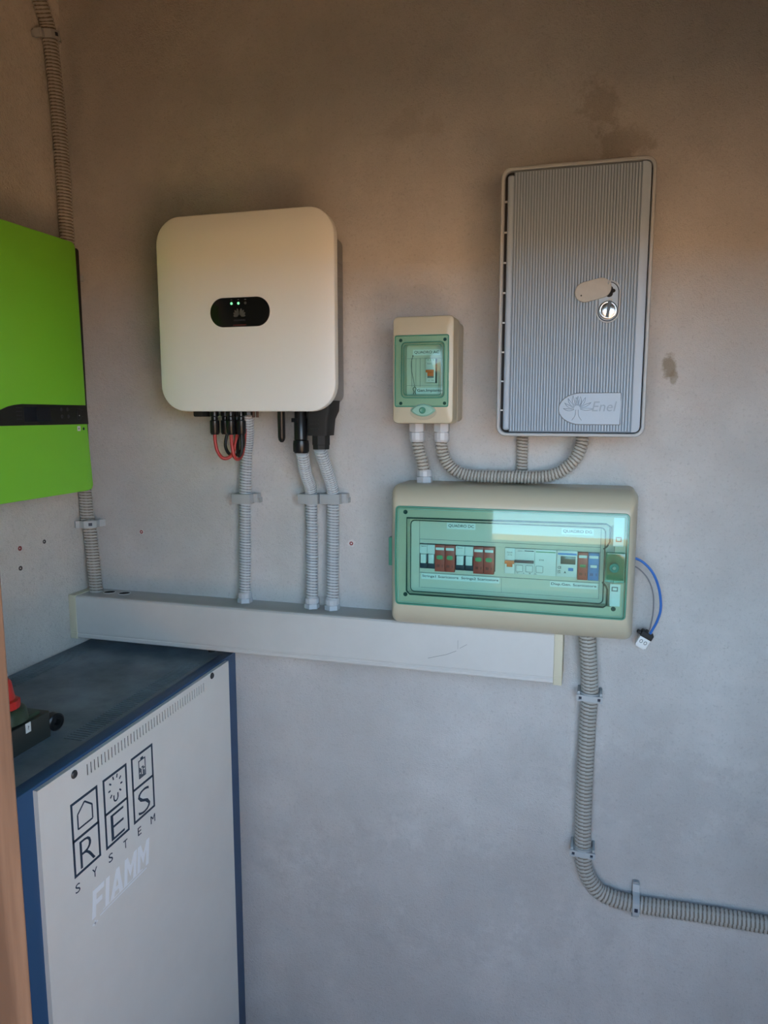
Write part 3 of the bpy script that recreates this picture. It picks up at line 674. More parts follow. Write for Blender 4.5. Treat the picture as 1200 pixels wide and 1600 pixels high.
# ------------------------------------------------------------------ wide panel
t = thing('distribution_panel', 'wide beige distribution panel with long green clear door', 'electrical panel', (-0.143, 0, 1.085))
PO = dict(a=-0.3685, b=0.0835, c=1.0845, d=1.361)
PI_ = dict(a=-0.3515, b=0.0680, c=1.1330, d=1.3225)
bm = NB(); rings = []
def pr_(s, n, rad, shrink=0.0):
    return at(rr(PO['a'] + (PI_['a'] - PO['a']) * s[0] + shrink, PO['b'] + (PI_['b'] - PO['b']) * s[0] - shrink, PO['c'] + (PI_['c'] - PO['c']) * s[1] + shrink, PO['d'] + (PI_['d'] - PO['d']) * s[1] - shrink, rad, 7), n)
rings += [pr_((0, 0), 0.0, 0.014, 0.004), pr_((0, 0), 0.012, 0.014, 0.001), pr_((0, 0), 0.072, 0.015, 0.001), pr_((0, 0), 0.073, 0.015, 0.003), pr_((0, 0), 0.075, 0.015, 0.003), pr_((0, 0), 0.076, 0.016), pr_((0, 0), 0.088, 0.016)]
for i in range(1, 10):
    f = i / 9; a = f * math.pi / 2
    rings.append(pr_((f ** 1.6, 1 - math.cos(a) ** 1.15), 0.088 + 0.0490 * math.sin(a), 0.016 - 0.008 * f))
rings.append(pr_((1, 1), 0.1335, 0.008, 0.0008))
def inr(n, s=0.0): return at(rr(-0.3300 + s, 0.0460 - s, 1.1545 + s, 1.3010 - s, 0.006, 7), n)
rings += [inr(0.1335), inr(0.113)]
loft(bm, rings, cap1=False); link('housing', bm, M_cream, t, ang=40)
link('back_plate', box(NB(), -0.331, 0.047, 1.153, 1.302, 0.104, 0.108), M_creamin, t)
# inner panel with the long slot of modules
bm = NB()
S0, S1, SV0, SV1 = -0.3105, 0.0215, 1.2000, 1.2490
box(bm, -0.331, 0.047, SV1 + 0.0078, 1.302, 0.108, 0.1135); box(bm, -0.331, 0.047, 1.153, SV0 - 0.0078, 0.108, 0.1135)
box(bm, -0.331, S0, SV0 - 0.0078, SV1 + 0.0078, 0.108, 0.1135); box(bm, S1, 0.047, SV0 - 0.0078, SV1 + 0.0078, 0.108, 0.1135)
box(bm, S0, S1, SV1, SV1 + 0.0078, 0.108, 0.1118); box(bm, S0, S1, SV0 - 0.0078, SV0, 0.108, 0.1118)
box(bm, -0.1655, -0.1485, SV0, SV1, 0.108, 0.1125)
link('inner_panel', bm, M_creamin, t, label='pale slotted panel behind the clear door', smooth=False)
bm = NB()
for (a, b, c, d) in ((S0, S1, SV1 + 0.0078, SV1 + 0.0086), (S0, S1, SV0 - 0.0086, SV0 - 0.0078), (S0 - .0007, S0, 1.162, 1.293), (S1, S1 + .0009, 1.162, 1.293), (-0.308, 0.021, 1.292, 1.2926), (-0.308, 0.021, 1.1625, 1.1631), (-0.1535, -0.1530, 1.163, 1.190)): box(bm, a, b, c, d, 0.1130, 0.1138)
link('panel_grooves', bm, M_inkgrey, t, smooth=False)
bm = NB(); box(bm, -0.3105, -0.1655, SV0 + 0.0005, SV1 - 0.0002, 0.1075, 0.1085); link('slot_shadow', bm, M_navy, t)
def rnd(name, m, a, b, c, d, n0, n1, parent, label=None, bev=0.0006): return link(name, box(NB(), a, b, c, d, n0, n1, bev), m, parent, label=label)
for (a, b) in ((-0.3100, -0.2955), (-0.2950, -0.2800), (-0.2405, -0.2235), (-0.2230, -0.2065)):
    f = rnd('fuse_holder', M_module, a, b, 1.2295, SV1 - 0.002, 0.108, 0.1165, t, 'white fuse holder')
    rnd('fuse_lever', M_module, a + 0.0022, b - 0.0018, 1.2115, 1.2290, 0.108, 0.1190, f)
    rnd('fuse_base', M_navy, a, b, SV0, 1.2115, 0.108, 0.1125, f)
    if a in (-0.3100, -0.2405): text('legrand', a + 0.008, 1.2440, 0.010, 0.0018, 0.1166, M_ink, f, name='small_print', bold=0.01)
for (a, b) in ((-0.2795, -0.2605), (-0.2600, -0.2415), (-0.2060, -0.1870), (-0.1865, -0.1675)):
    f = rnd('surge_arrester', M_red, a, b, SV0 - 0.0030, SV1 - 0.001, 0.108, 0.1200, t, 'red surge arrester')
    rnd('white_tab', M_sticker, a + 0.0015, b - 0.0015, 1.2385, 1.2435, 0.1195, 0.1206, f, 'white tab', 0.0003)
    bm = NB(); box(bm, a + 0.0035, b - 0.0035, 1.2215, 1.2275, 0.1196, 0.1205); box(bm, a + 0.0055, b - 0.0055, 1.2205, 1.2285, 0.1196, 0.1204); link('status_flag', bm, M_ggreen, f, label='green status flag')
    text('III  I', (a + b) / 2, 1.2080, 0.011, 0.005, 0.1200, M_ink, f, name='small_print')
f = rnd('circuit_breaker', M_module, -0.1480, -0.1295, SV0, SV1 - 0.0005, 0.108, 0.1155, t, 'narrow white circuit breaker with orange toggle')
rnd('toggle', M_orange, -0.1475, -0.1300, 1.2195, 1.2255, 0.115, 0.1215, f, 'orange toggle'); rnd('toggle_base', M_orange, -0.1440, -0.1335, 1.2130, 1.2195, 0.1145, 0.1175, f)
text('DomA', -0.1390, 1.2405, 0.010, 0.0028, 0.1156, M_inkgrey, f, name='small_print'); text('Z16', -0.1390, 1.2358, 0.008, 0.0028, 0.1156, M_inkgrey, f, name='small_print')
f = rnd('residual_current_switch', M_module, -0.1292, -0.0545, SV0, SV1 - 0.0008, 0.108, 0.1160, t, 'wide white residual current switch')
rnd('toggle', M_navy, -0.1300, -0.0945, 1.2225, 1.2270, 0.1155, 0.1225, f, 'dark toggle bar')
rnd('label_bar', M_ink, -0.1120, -0.0950, SV1 - 0.0052, SV1 - 0.0038, 0.1160, 0.1164, f, bev=0)
rnd('label_bar', M_ggreen, -0.0915, -0.0560, SV1 - 0.0058, SV1 - 0.0042, 0.1160, 0.1164, f, bev=0)
rnd('seam_line', M_inkgrey, -0.0935, -0.0930, SV0, SV1 - 0.001, 0.1159, 0.1163, f, bev=0)
for u in (-0.1270, -0.1090, -0.0905):
    rnd('terminal_cover', M_module, u, u + 0.0125, 1.2055, 1.2175, 0.1155, 0.1178, f)
    P = at(rr(u, u + 0.0125, 1.2055, 1.2175, 0.001, 2), 0.1178); link('cover_outline', tube(NB(), P + [P[0]], 0.00035, 4, cap=False), M_inkgrey, f)
text('C16', -0.081, 1.2290, 0.008, 0.0025, 0.1161, M_ink, f, name='small_print', bold=0.01); text('230V~', -0.119, 1.2440, 0.011, 0.0022, 0.1161, M_inkgrey, f, name='small_print')
text('T  1  3  5', -0.108, 1.2025, 0.038, 0.0018, 0.1161, M_inkgrey, f, name='small_print')
f = rnd('energy_meter', M_module, -0.0538, -0.0175, SV0 + 0.0005, SV1 - 0.0002, 0.108, 0.1175, t, 'white energy meter with small grey screen')
rnd('blue_band', M_bluei, -0.0520, -0.0190, 1.2410, 1.2445, 0.1174, 0.1179, f, bev=0)
rnd('screen', M_lcd, -0.0470, -0.0205, 1.2240, 1.2385, 0.1170, 0.1181, f, 'grey display')
rnd('button', M_bluei, -0.0330, -0.0240, 1.2120, 1.2175, 0.1172, 0.1188, f, 'blue button')
text('CE', -0.0485, 1.2175, 0.006, 0.0045, 0.1176, M_ink, f, name='small_print', bold=0.012); text('UK\nCA', -0.0490, 1.2095, 0.0055, 0.0055, 0.1176, M_ink, f, name='small_print', bold=0.012)
text('A', -0.0385, 1.2090, 0.004, 0.0038, 0.1176, M_ink, f, name='small_print', bold=0.03)
for (a, b, m, l) in ((-0.0165, 0.0010, M_red, 'red surge arrester with cream tab'), (0.0015, 0.0205, M_blue, 'blue surge arrester with white tab')):
    f = rnd('surge_arrester', m, a, b, SV0 - 0.003, SV1 - 0.002, 0.108, 0.1200, t, l)
    rnd('white_tab', M_sticker, a + 0.0015, b - 0.0015, 1.2375, 1.2425, 0.1195, 0.1206, f, bev=0.0003)
    rnd('status_flag', M_ggreen if m is M_red else M_sticker, a + 0.004, b - 0.0035, 1.2205, 1.2255, 0.1196, 0.1206, f, bev=0.0003)
    text('III  I', (a + b) / 2, 1.2080, 0.011, 0.005, 0.1200, M_ink, f, name='small_print')
sticker('QUADRO DC', -0.2310, 1.2850, 0.0540, 0.0115, 0.1136, t)
sticker('QUADRO DG', -0.0190, 1.2840, 0.0560, 0.0115, 0.1136, t)
sticker('Stringa1 Scaricatore  Stringa2 Scaricatore', -0.2320, 1.1850, 0.1500, 0.0110, 0.1136, t, tw=0.146)
sticker('Disp.Gen. Scaricatore', -0.0225, 1.1850, 0.0840, 0.0105, 0.1136, t, tw=0.080)
# clear curved door, its upper part leaning back
DU0, DU1, DV0, DV1 = -0.3505, 0.0670, 1.1340, 1.3215
vc, hh = (DV0 + DV1) / 2, (DV1 - DV0) / 2
bm = NB()
def dome(v): return 0.1395 + 0.0062 * (1 - ((v - vc) / hh) ** 2)
NV = 24
def strip_ring(u, ins=0.0):
    f = [(u, DV0 + ins + (DV1 - DV0 - 2 * ins) * i / NV) for i in range(NV + 1)]
    return [(p[0], p[1], dome(p[1])) for p in f] + [(p[0], p[1], dome(p[1]) - 0.003) for p in reversed(f)]
us = [(DU0, 0.004), (DU0 + 0.0015, 0.0015), (DU0 + 0.004, 0.0)] + [(DU0 + 0.004 + (DU1 - DU0 - 0.008) * k / 8, 0.0) for k in range(1, 8)] + [(DU1 - 0.004, 0.0), (DU1 - 0.0015, 0.0015), (DU1, 0.004)]
loft(bm, [strip_ring(u, i) for u, i in us])
dr = link('clear_door', bm, M_green_glass, t, ang=50, label='long green see-through door')
bm = NB()
def loop(pts2, rad, off):
    P = []
    for (u, v) in pts2: P.append((u, v, dome(v) + off))
    Q = []
    for a, b in zip(P, P[1:] + [P[0]]):
        for k in range(6): 
            u = a[0] + (b[0] - a[0]) * k / 6; v = a[1] + (b[1] - a[1]) * k / 6; Q.append((u, v, dome(v) + off))
    tube(bm, Q + [Q[0]], rad, 6, cap=False)
loop(rr(DU0, DU1, DV0, DV1, 0.006, 5), 0.0018, -0.0015)
link('door_edge', bm, M_gedge, dr, label='darker green rim')
bm = NB()
loop(rr(DU0 + 0.0045, DU1 - 0.0045, DV0 + 0.004, DV1 - 0.004, 0.005, 5), 0.0006, -0.001)
link('door_ridge', bm, M_gridge, dr)
bm = NB()
mk = [(-0.3310, 1.1590), (-0.3310, 1.3000), (0.0300, 1.3030), (0.0370, 1.2980), (0.0370, 1.2720), (0.0330, 1.2640), (0.0270, 1.2580)]
mk2 = [(0.0270, 1.1990), (0.0330, 1.1920), (0.0355, 1.1860), (0.0355, 1.1570), (0.0300, 1.1530), (-0.3250, 1.1530), (-0.3310, 1.1590)]
for pl in (mk, mk2): tube(bm, [(u, v, 0.1345) for u, v in pl], 0.0016, 6)
link('gasket', bm, M_gline, t, label='thin black seal line')
bm = NB()
P = rr(-0.3235, 0.0290, 1.1590, 1.2960, 0.008, 5); P3 = [(u, v, 0.1340) for u, v in P]
tube(bm, P3 + [P3[0]], 0.0010, 6, cap=False); link('gasket', bm, M_gline, t)
bm = NB(); box(bm, -0.3715, -0.3600, 1.2030, 1.2580, 0.075, 0.118, 0.001); link('hinge', bm, M_gedge, t, label='green hinge at the left side')
f = link('door_lock', slab(NB(), 0.0310, 0.0645, 1.2030, 1.2560, 0.1440, 0.1530, 0.003, 0.0015), M_green_glass2, dr, label='green square door catch')
link('catch_block', slab(NB(), 0.0330, 0.0625, 1.2060, 1.2530, 0.1395, 0.1440, 0.002), M_gedge, dr)
link('lock_dial', lathe(NB(), (0.0455, 1.2290, 0.1525), (0, 0, 1), [(0, 0.0085), (0.002, 0.0085), (0.003, 0.0072), (0.002, 0.0055), (0.001, 0.004), (0.0025, 0.003)], 22), M_gedge, dr)
for (u, v) in ((-0.3340, 1.3110), (-0.3335, 1.1520), (0.0475, 1.1510)):
    link('screw', lathe(NB(), (u, v, 0.1330), (0, 0, 1), [(0, 0.0042), (0.001, 0.0042), (0.0013, 0.0025), (0.0008, 0.0012)], 14), M_gline, t)
for (a, b, c, d) in ((0.0425, 0.0600, 1.264, 1.315), (0.0405, 0.0580, 1.156, 1.196)):
    s = link('paper_label', box(NB(), a, b, c, d, 0.1336, 0.1341), M_sticker, t)
link('label_square', ringframe(NB(), rr(0.0465, 0.0565, 1.2720, 1.2810, 0.0005, 2), rr(0.0485, 0.0545, 1.2740, 1.2790, 0.0005, 2), 0.1340, 0.1344), mat('pink_print', (0.55, 0.25, 0.2), 0.6), t)
link('label_square', ringframe(NB(), rr(0.0430, 0.0540, 1.1830, 1.1915, 0.0005, 2), rr(0.0450, 0.0520, 1.1850, 1.1895, 0.0005, 2), 0.1340, 0.1344), M_inkgrey, t)

# ------------------------------------------------------------------ loose wire pair right of the panel
t = thing('loose_cable', 'loose blue and grey wire pair with white connector dangling right of the panel', 'cable', (0.105, -0.03, 1.06))
link('blue_wire', tube(NB(), spline([(0.070, -0.050, 1.229), (0.084, -0.050, 1.229), (0.101, -0.052, 1.221), (0.118, -0.053, 1.202), (0.130, -0.052, 1.172), (0.1345, -0.050, 1.137), (0.130, -0.047, 1.112), (0.123, -0.044, 1.094), (0.119, -0.042, 1.084)], 0.003), 0.0024, 8), M_cblue, t, WORLD, 'blue wire')
link('grey_wire', tube(NB(), spline([(0.070, -0.045, 1.214), (0.084, -0.045, 1.213), (0.100, -0.045, 1.202), (0.113, -0.045, 1.184), (0.121, -0.045, 1.158), (0.122, -0.044, 1.125), (0.119, -0.042, 1.098), (0.117, -0.041, 1.084)], 0.003), 0.0013, 8), M_cgrey, t, WORLD, 'thin grey wire')
Mc = Matrix.Translation((0.1085, -0.030, 1.070)) @ BACK.to_3x3().to_4x4() @ Matrix.Rotation(math.radians(-27), 4, 'Z')
bm = NB(); box(bm, -0.0105, 0.0105, -0.0140, 0.0070, -0.006, 0.014, 0.0012); box(bm, -0.0085, 0.0085, -0.0165, -0.0140, -0.004, 0.011, 0.0005)
cn = link('connector_body', bm, M_sticker, t, Mc, 'white connector block')
for s in (-1, 1):
    link('connector_port', ringframe(NB(), ell(s * 0.0042, -0.003, 0.0030, 0.0038, 12), ell(s * 0.0042, -0.003, 0.0018, 0.0026, 12), 0.0138, 0.0146), M_inkgrey, cn, Mc)
bm = NB(); box(bm, -0.0115, 0.0115, 0.0050, 0.0165, -0.005, 0.015, 0.0015); box(bm, -0.0185, -0.0100, 0.0060, 0.0120, -0.001, 0.011, 0.002); box(bm, -0.0050, 0.0060, 0.0160, 0.0195, 0.0, 0.010, 0.0012)
link('strain_relief', bm, M_blackm, t, Mc, 'black clamp piece')

# ------------------------------------------------------------------ grey meter box
t = thing('meter_box', 'tall grey ribbed meter box with oval lock at the upper right', 'electrical box', (-0.04, 0, 1.455))
A, B_, Cc, Dd = -0.1635, 0.0840, 1.4560, 1.9050
bm = NB()
RO = lambda d, n, r: at(rr(A + d, B_ - d, Cc + d, Dd - d, r, 7), n)
loft(bm, [RO(0.006, 0.0, 0.010), RO(0.005, 0.01, 0.012), RO(0.0015, 0.150, 0.015), RO(0.0, 0.152, 0.017), RO(0.0, 0.158, 0.017), RO(0.0012, 0.1605, 0.016), RO(0.0045, 0.1612, 0.0135), RO(0.0058, 0.1600, 0.0125), RO(0.0062, 0.1500, 0.012)], cap1=False)
link('frame', bm, M_rim, t, ang=45, label='paler grey rim')
link('shadow_gap', slab(NB(), A + 0.006, B_ - 0.006, Cc + 0.006, Dd - 0.006, 0.148, 0.151, 0.012), M_groove, t)
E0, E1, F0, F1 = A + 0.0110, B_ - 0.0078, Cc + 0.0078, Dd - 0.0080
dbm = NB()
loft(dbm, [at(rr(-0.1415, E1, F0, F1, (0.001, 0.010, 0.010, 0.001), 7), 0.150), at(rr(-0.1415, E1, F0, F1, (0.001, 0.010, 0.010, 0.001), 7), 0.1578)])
door = link('door', dbm, M_boxshade, t, label='grey ribbed door')
link('door_edge', slab(NB(), 0.0620, E1, F0, F1, 0.1570, 0.1606, (0.001, 0.010, 0.010, 0.001), 0.001), M_box, door)
# rounded hinge column at the left of the door
bm = NB(); slab(bm, E0, -0.1410, F0 + 0.003, F1 - 0.004, 0.148, 0.1590, 0.004, 0.004); link('hinge_column', bm, M_box, t)
bm = NB()
for k in range(8): box(bm, A + 0.0062, A + 0.0110, 1.50 + k * 0.050, 1.5025 + k * 0.050, 0.150, 0.156)
link('hinge_pins', bm, M_rim, t)
# ribs: fine raised bars
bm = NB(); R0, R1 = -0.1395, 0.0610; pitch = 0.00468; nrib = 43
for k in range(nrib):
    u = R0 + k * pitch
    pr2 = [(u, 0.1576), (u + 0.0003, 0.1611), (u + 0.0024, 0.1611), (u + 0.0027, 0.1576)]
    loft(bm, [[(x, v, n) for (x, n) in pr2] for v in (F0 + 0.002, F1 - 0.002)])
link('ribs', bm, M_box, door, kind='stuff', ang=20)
# maker's plaque
pl = [(-0.0200 + 0.0370 * math.cos(a) , 1.5035 + 0.0265 * math.sin(a)) for a in [math.radians(90 + i * 12) for i in range(16)]]
pts = pl + [(0.0440, 1.4770), (0.0440, 1.5300)]
pq = link('plaque', loft(NB(), [at(pts, 0.1590), at(pts, 0.1618)]), M_box, door, label='smooth plaque with raised emblem')
bm = NB(); P3 = at(pts, 0.1614); tube(bm, P3 + [P3[0]], 0.0009, 6, cap=False); link('plaque_border', bm, mat('plaque_shadow', (0.20, 0.225, 0.24), 0.5), pq)
bm = NB(); cx, cy = -0.0265, 1.5040
def petal(a0, l, bend, rad=0.0005):
    for s in (-1, 1):
        P = []
        for i in range(9):
            f = i / 8; a = math.radians(a0) + bend * f; q = 0.0018 * math.sin(math.pi * f) * s
            P.append((cx + math.cos(a) * (0.005 + l * f) - math.sin(a) * q, cy + math.sin(a) * (0.005 + l * f) + math.cos(a) * q, 0.1620))
        tube(bm, P, rad, 5)
for a0, l, b in ((200, .018, -.35), (176, .018, -.35), (152, .018, -.35), (128, .018, -.35), (105, .016, -.3), (82, .014, .3), (60, .016, .3), (38, .018, .3), (16, .020, .15), (-8, .022, .12)): petal(a0, l, b)
for s in (-1, 1): tube(bm, spline([(cx + s * 0.002, cy - 0.002, 0.1620), (cx + s * 0.003, cy - 0.012, 0.1620), (cx + s * 0.008, cy - 0.020, 0.1620)], 0.002), 0.0006, 5)
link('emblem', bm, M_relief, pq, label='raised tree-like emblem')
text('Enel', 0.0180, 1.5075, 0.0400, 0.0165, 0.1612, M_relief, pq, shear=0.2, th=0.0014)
# lock
LU, LT, LB = 0.0175, 1.7130, 1.6460
lp = link('lock_plate', loft(NB(), [at(rr(LU - 0.0185, LU + 0.0185, LB, LT, 0.0183, 9), n) for n in (0.1595, 0.1620)]), M_box, door, label='oval lock plate')
P3 = at(rr(LU - 0.0183, LU + 0.0183, LB, LT, 0.0180, 9), 0.1622); link('lock_plate_rim', tube(NB(), P3 + [P3[0]], 0.0009, 6, cap=False), M_rim, lp)
P3 = at(rr(LU - 0.0160, LU + 0.0160, LB + 0.0022, LT - 0.0022, 0.0158, 9), 0.1619); link('lock_plate_groove', tube(NB(), P3 + [P3[0]], 0.0007, 6, cap=False), M_groove, lp)
lk = link('lock_cylinder', lathe(NB(), (LU, 1.6655, 0.1615), (0, 0, 1), [(0, 0.0150), (0.0015, 0.0150), (0.002, 0.0140), (0.0012, 0.0125), (0.0032, 0.0118), (0.0038, 0.0100), (0.0044, 0.005), (0.0046, 0.0)], 28), M_chrome, door, label='chrome lock cylinder')
bm = NB(); bar(bm, (LU - 0.0012, 1.6535), (LU + 0.0028, 1.6800), 0.0052, 0.1640, 0.1676); link('key_slot', bm, M_black, lk, label='black slot')
bm = NB(); plate(bm, ell(LU + 0.0030, 1.6815, 0.0045, 0.0030, 14), 0.1620, 0.1632); link('lock_cam', bm, M_clamp, lp)
bm = NB(); plate(bm, ell(LU + 0.0010, 1.6920, 0.0060, 0.0055, 16), 0.1620, 0.1627); plate(bm, ell(LU + 0.0070, 1.6965, 0.0038, 0.0032, 12), 0.1620, 0.1627); plate(bm, ell(LU + 0.0040, 1.7005, 0.0026, 0.0030, 12), 0.1620, 0.1627); link('key_hole', bm, M_groove, lp)
Mt = Matrix.Translation(BACK @ Vector((-0.0070, 1.6985, 0.1640))) @ BACK.to_3x3().to_4x4() @ Matrix.Rotation(math.radians(13), 4, 'Z')
stad = lambda a, b, r, k=11: [(b + r * math.cos(math.radians(-90 + 180 * i / k)), r * math.sin(math.radians(-90 + 180 * i / k))) for i in range(k + 1)] + [(a + r * math.cos(math.radians(90 + 180 * i / k)), r * math.sin(math.radians(90 + 180 * i / k))) for i in range(k + 1)]
tg = link('lock_flap', loft(NB(), [at(stad(-0.0135, 0.0125, 0.0165 - d), n) for d, n in ((0.0006, -0.0022), (0, -0.0012), (0, 0.0018), (0.0008, 0.0026))]), M_tag, door, Mt, 'beige-grey swivel flap over the lock')
link('pin_hole', cyl(NB(), (-0.0205, -0.004, 0.0022), (-0.0205, -0.004, 0.0029), 0.0013, 10), M_ink, tg, Mt)
link('pivot_pin', lathe(NB(), (0.0265, 0.0040, 0.002), (0, 0, 1), [(0, 0.0028), (0.0018, 0.0028), (0.0026, 0.0015)], 14), M_clamp, tg, Mt)

# ------------------------------------------------------------------ green inverter on the left wall
GX = -1.020
t = thing('green_inverter', 'bright green wall inverter with black control strip, cut by the left frame edge', 'inverter', (XL, -0.37, 1.33))
G0, G1, GZ0, GZ1 = -0.640, -0.1500, 1.3330, 1.8370
def gout(d=0.0):
    # slightly flared lower corner
    return [(G0 + d, GZ0 + d), (-0.150 - d, GZ0 + d), (-0.138 - d, GZ0 + 0.002 + d), (-0.1325 - d, GZ0 + 0.010 + d), (-0.1335 - d, 1.3550), (-0.1405 - d, 1.4600), (-0.1430 - d, 1.5150), (-0.1490 - d, GZ1 - 0.010 - d), (-0.1520 - d, GZ1 - 0.003 - d), (-0.1580 - d, GZ1 - d), (G0 + d, GZ1 - d)]
bm = NB(); loft(bm, [at(gout(0.0), -1.052), at(gout(0.0), GX - 0.003), at(gout(0.0008), GX - 0.0008), at(gout(0.003), GX)])
link('front_cover', bm, M_green, t, LEFT, ang=40)
bm = NB(); slab(bm, G0 + 0.01, -0.1300, GZ0 + 0.045, GZ1 - 0.008, XL + 0.002, -1.027, 0.006, 0.002)
link('housing', bm, M_blackm, t, LEFT, label='black side housing')
sp_ = [(-0.60, 1.4740), (-0.1402, 1.4725), (-0.1425, 1.5115), (-0.326, 1.5125), (-0.344, 1.5110), (-0.360, 1.5080), (-0.378, 1.5020), (-0.396, 1.4930), (-0.415, 1.4850), (-0.60, 1.4830)]
st = link('control_strip', loft(NB(), [at(sp_, GX - 0.001), at(sp_, GX + 0.0012)]), M_strip, t, LEFT, 'black control strip', smooth=False)
link('screen', box(NB(), -0.322, -0.252, 1.4800, 1.5070, GX + 0.0010, GX + 0.0018), M_screen, st, LEFT, 'dark screen')
for (y, z) in ((-0.2205, 1.5030), (-0.2020, 1.5030), (-0.2195, 1.4890), (-0.2010, 1.4890)):
    link('button', lathe(NB(), (y, z, GX + 0.001), (0, 0, 1), [(0, 0.0035), (0.0012, 0.0032), (0.0014, 0.001)], 12), M_darkprint, st, LEFT)
for k, z in enumerate((1.5060, 1.4990, 1.4920, 1.4850)):
    link('indicator_text', box(NB(), -0.341, -0.327, z - 0.0008, z + 0.0008, GX + 0.0011, GX + 0.0014), M_darkprint, st, LEFT)
link('power_rocker', slab(NB(), -0.1745, -0.1635, 1.4830, 1.5045, GX + 0.001, GX + 0.0026, 0.002, 0.0006), M_black, st, LEFT, 'black rocker switch')
link('rocker_mark', lathe(NB(), (-0.1690, 1.4905, GX + 0.0026), (0, 0, 1), [(0, 0.0012), (0.0003, 0.001)], 10), M_sticker, st, LEFT)
for z in (1.5020, 1.4885): link('rocker_symbol', box(NB(), -0.1600, -0.1560, z - 0.0008, z + 0.0008, GX + 0.0011, GX + 0.0014), M_darkprint, st, LEFT)
link('tag', box(NB(), -0.1745, -0.1655, 1.4590, 1.4690, GX - 0.0002, GX + 0.0006), M_sticker, t, LEFT, 'small white sticker')
link('tag_mark', box(NB(), -0.1712, -0.1695, 1.4620, 1.4655, GX + 0.0006, GX + 0.0008), M_ink, t, LEFT)
link('screw_hole', lathe(NB(), (-0.1550, 1.4632, GX - 0.0005), (0, 0, 1), [(0, 0.0030), (0.0008, 0.0030), (0.0009, 0.001)], 12), M_gline, t, LEFT)

# ------------------------------------------------------------------ battery cabinet
t = thing('battery_cabinet', 'tall blue-framed cabinet with light grey printed door panel at the lower left', 'cabinet', (-0.955, -0.34, 0))
FX, CZ = -0.763, 0.9575
Y0, Y1 = -0.672, -0.006
bm = NB()
box(bm, -1.141, FX, Y0, Y1, 0.0, CZ - 0.002, 0.002)
link('body', bm, M_cabblue, t, WORLD)
# top sheet: made of strips so that its vents are real slots
bm = NB(); ZT = CZ
def top_strip(x0, x1, ya, yb): box(bm, x0, x1, ya, yb, ZT - 0.001, ZT + 0.0006)
TX0, TX1 = -1.140, -0.786
vA = (-0.833, -0.797); vB = (-1.125, -1.085); ya, yb = -0.492, -0.098
top_strip(TX0, vB[0], Y0 + 0.002, Y1 - 0.002); top_strip(vB[1], vA[0], Y0 + 0.002, Y1 - 0.002); top_strip(vA[1], TX1, Y0 + 0.002, Y1 - 0.002)
for (x0, x1) in (vA, vB):
    top_strip(x0, x1, Y0 + 0.002, ya); top_strip(x0, x1, yb, Y1 - 0.002)
    n_ = 50; p_ = (yb - ya) / n_
    for k in range(n_): top_strip(x0, x1, ya + k * p_ + p_ * 0.42, ya + (k + 1) * p_)
link('top_sheet', bm, M_cabtop, t, WORLD, 'dusty dark blue top sheet with two rows of slots', smooth=False)
for (x0, x1) in (vA, vB): link('slot_shadow', box(NB(), x0, x1, ya, yb, ZT - 0.0016, ZT - 0.0008), M_groove, t, WORLD)
bm = NB(); box(bm, FX - 0.024, FX + 0.0002, Y0, Y1, CZ - 0.003, CZ + 0.0010, 0.001); link('front_edge', bm, M_cabblue, t, WORLD)
link('bolt', lathe(NB(), (-0.815, -0.020, CZ), (0, 0, 1), [(0, 0.008), (0.003, 0.008), (0.004, 0.005)], 14), M_blackm, t, WORLD)
# door panel with slotted vent band
PX = -0.7550; PY0, PY1, PZ1 = -0.6420, -0.0560, 0.9535
bm = NB()
def pstrip(y0, y1, z0, z1, b=0): box(bm, y0, y1, z0, z1, FX, PX, b)
sa, sb, z0_, z1_ = -0.534, -0.158, 0.9235, 0.9425
pstrip(PY0, PY1, 0.04, z0_); pstrip(PY0, PY1, z1_, PZ1); pstrip(PY0, sa, z0_, z1_); pstrip(sb, PY1, z0_, z1_)
nS = 42; p_ = (sb - sa) / nS
for k in range(nS): box(bm, sa + k * p_ + p_ * 0.34, sa + (k + 1) * p_, z0_ - 0.0005, z1_ + 0.0005, PX - 0.0012, PX)
bmesh.ops.remove_doubles(bm, verts=bm.verts, dist=1e-6)
panel = link('door_panel', bm, M_cabpanel, t, LEFT, 'light grey printed steel panel', smooth=False)
link('slot_shadow', box(NB(), sa, sb, z0_, z1_, FX, PX - 0.0014), M_groove, t, LEFT)
for (y, z) in ((-0.564, 0.9420), (-0.1305, 0.9465)):
    link('screw', lathe(NB(), (y, z - 0.001, PX - 0.0005), (0, 0, 1), [(0, 0.0068), (0.0015, 0.0068), (0.003, 0.0052), (0.0022, 0.0030), (0.0022, 0.0015)], 16), M_screw, panel, LEFT)
N0, N1 = PX + 0.0001, PX + 0.0004
# three two-storey outline boxes
bm = NB(); wd = 0.0044
def outline(a, b, c, d, mid):
    ringframe(bm, rr(a, b, c, d, 0.0001, 1), rr(a + wd, b - wd, c + wd, d - wd, 0.0001, 1), N0, N1)
    bar(bm, (a, mid), (b, mid), wd, N0, N1)
outline(-0.5770, -0.5120, 0.7730, 0.8970, 0.8335); outline(-0.4985, -0.4335, 0.7730, 0.8970, 0.8340); outline(-0.4205, -0.3550, 0.7740, 0.8975, 0.8360)
link('emblem_frames', bm, M_navyink, panel, LEFT, 'three navy outlined boxes', smooth=False)
bm = NB()
hp = [(-0.562, 0.8480), (-0.562, 0.8720), (-0.5445, 0.8860), (-0.527, 0.8720), (-0.527, 0.8480)]
for a, b in zip(hp, hp[1:] + [hp[0]]): bar(bm, a, b, 0.0028, N0, N1)
link('house_symbol', bm, M_navyink, panel, LEFT, 'navy house outline', smooth=False)
bm = NB(); sc = (-0.466, 0.8700)
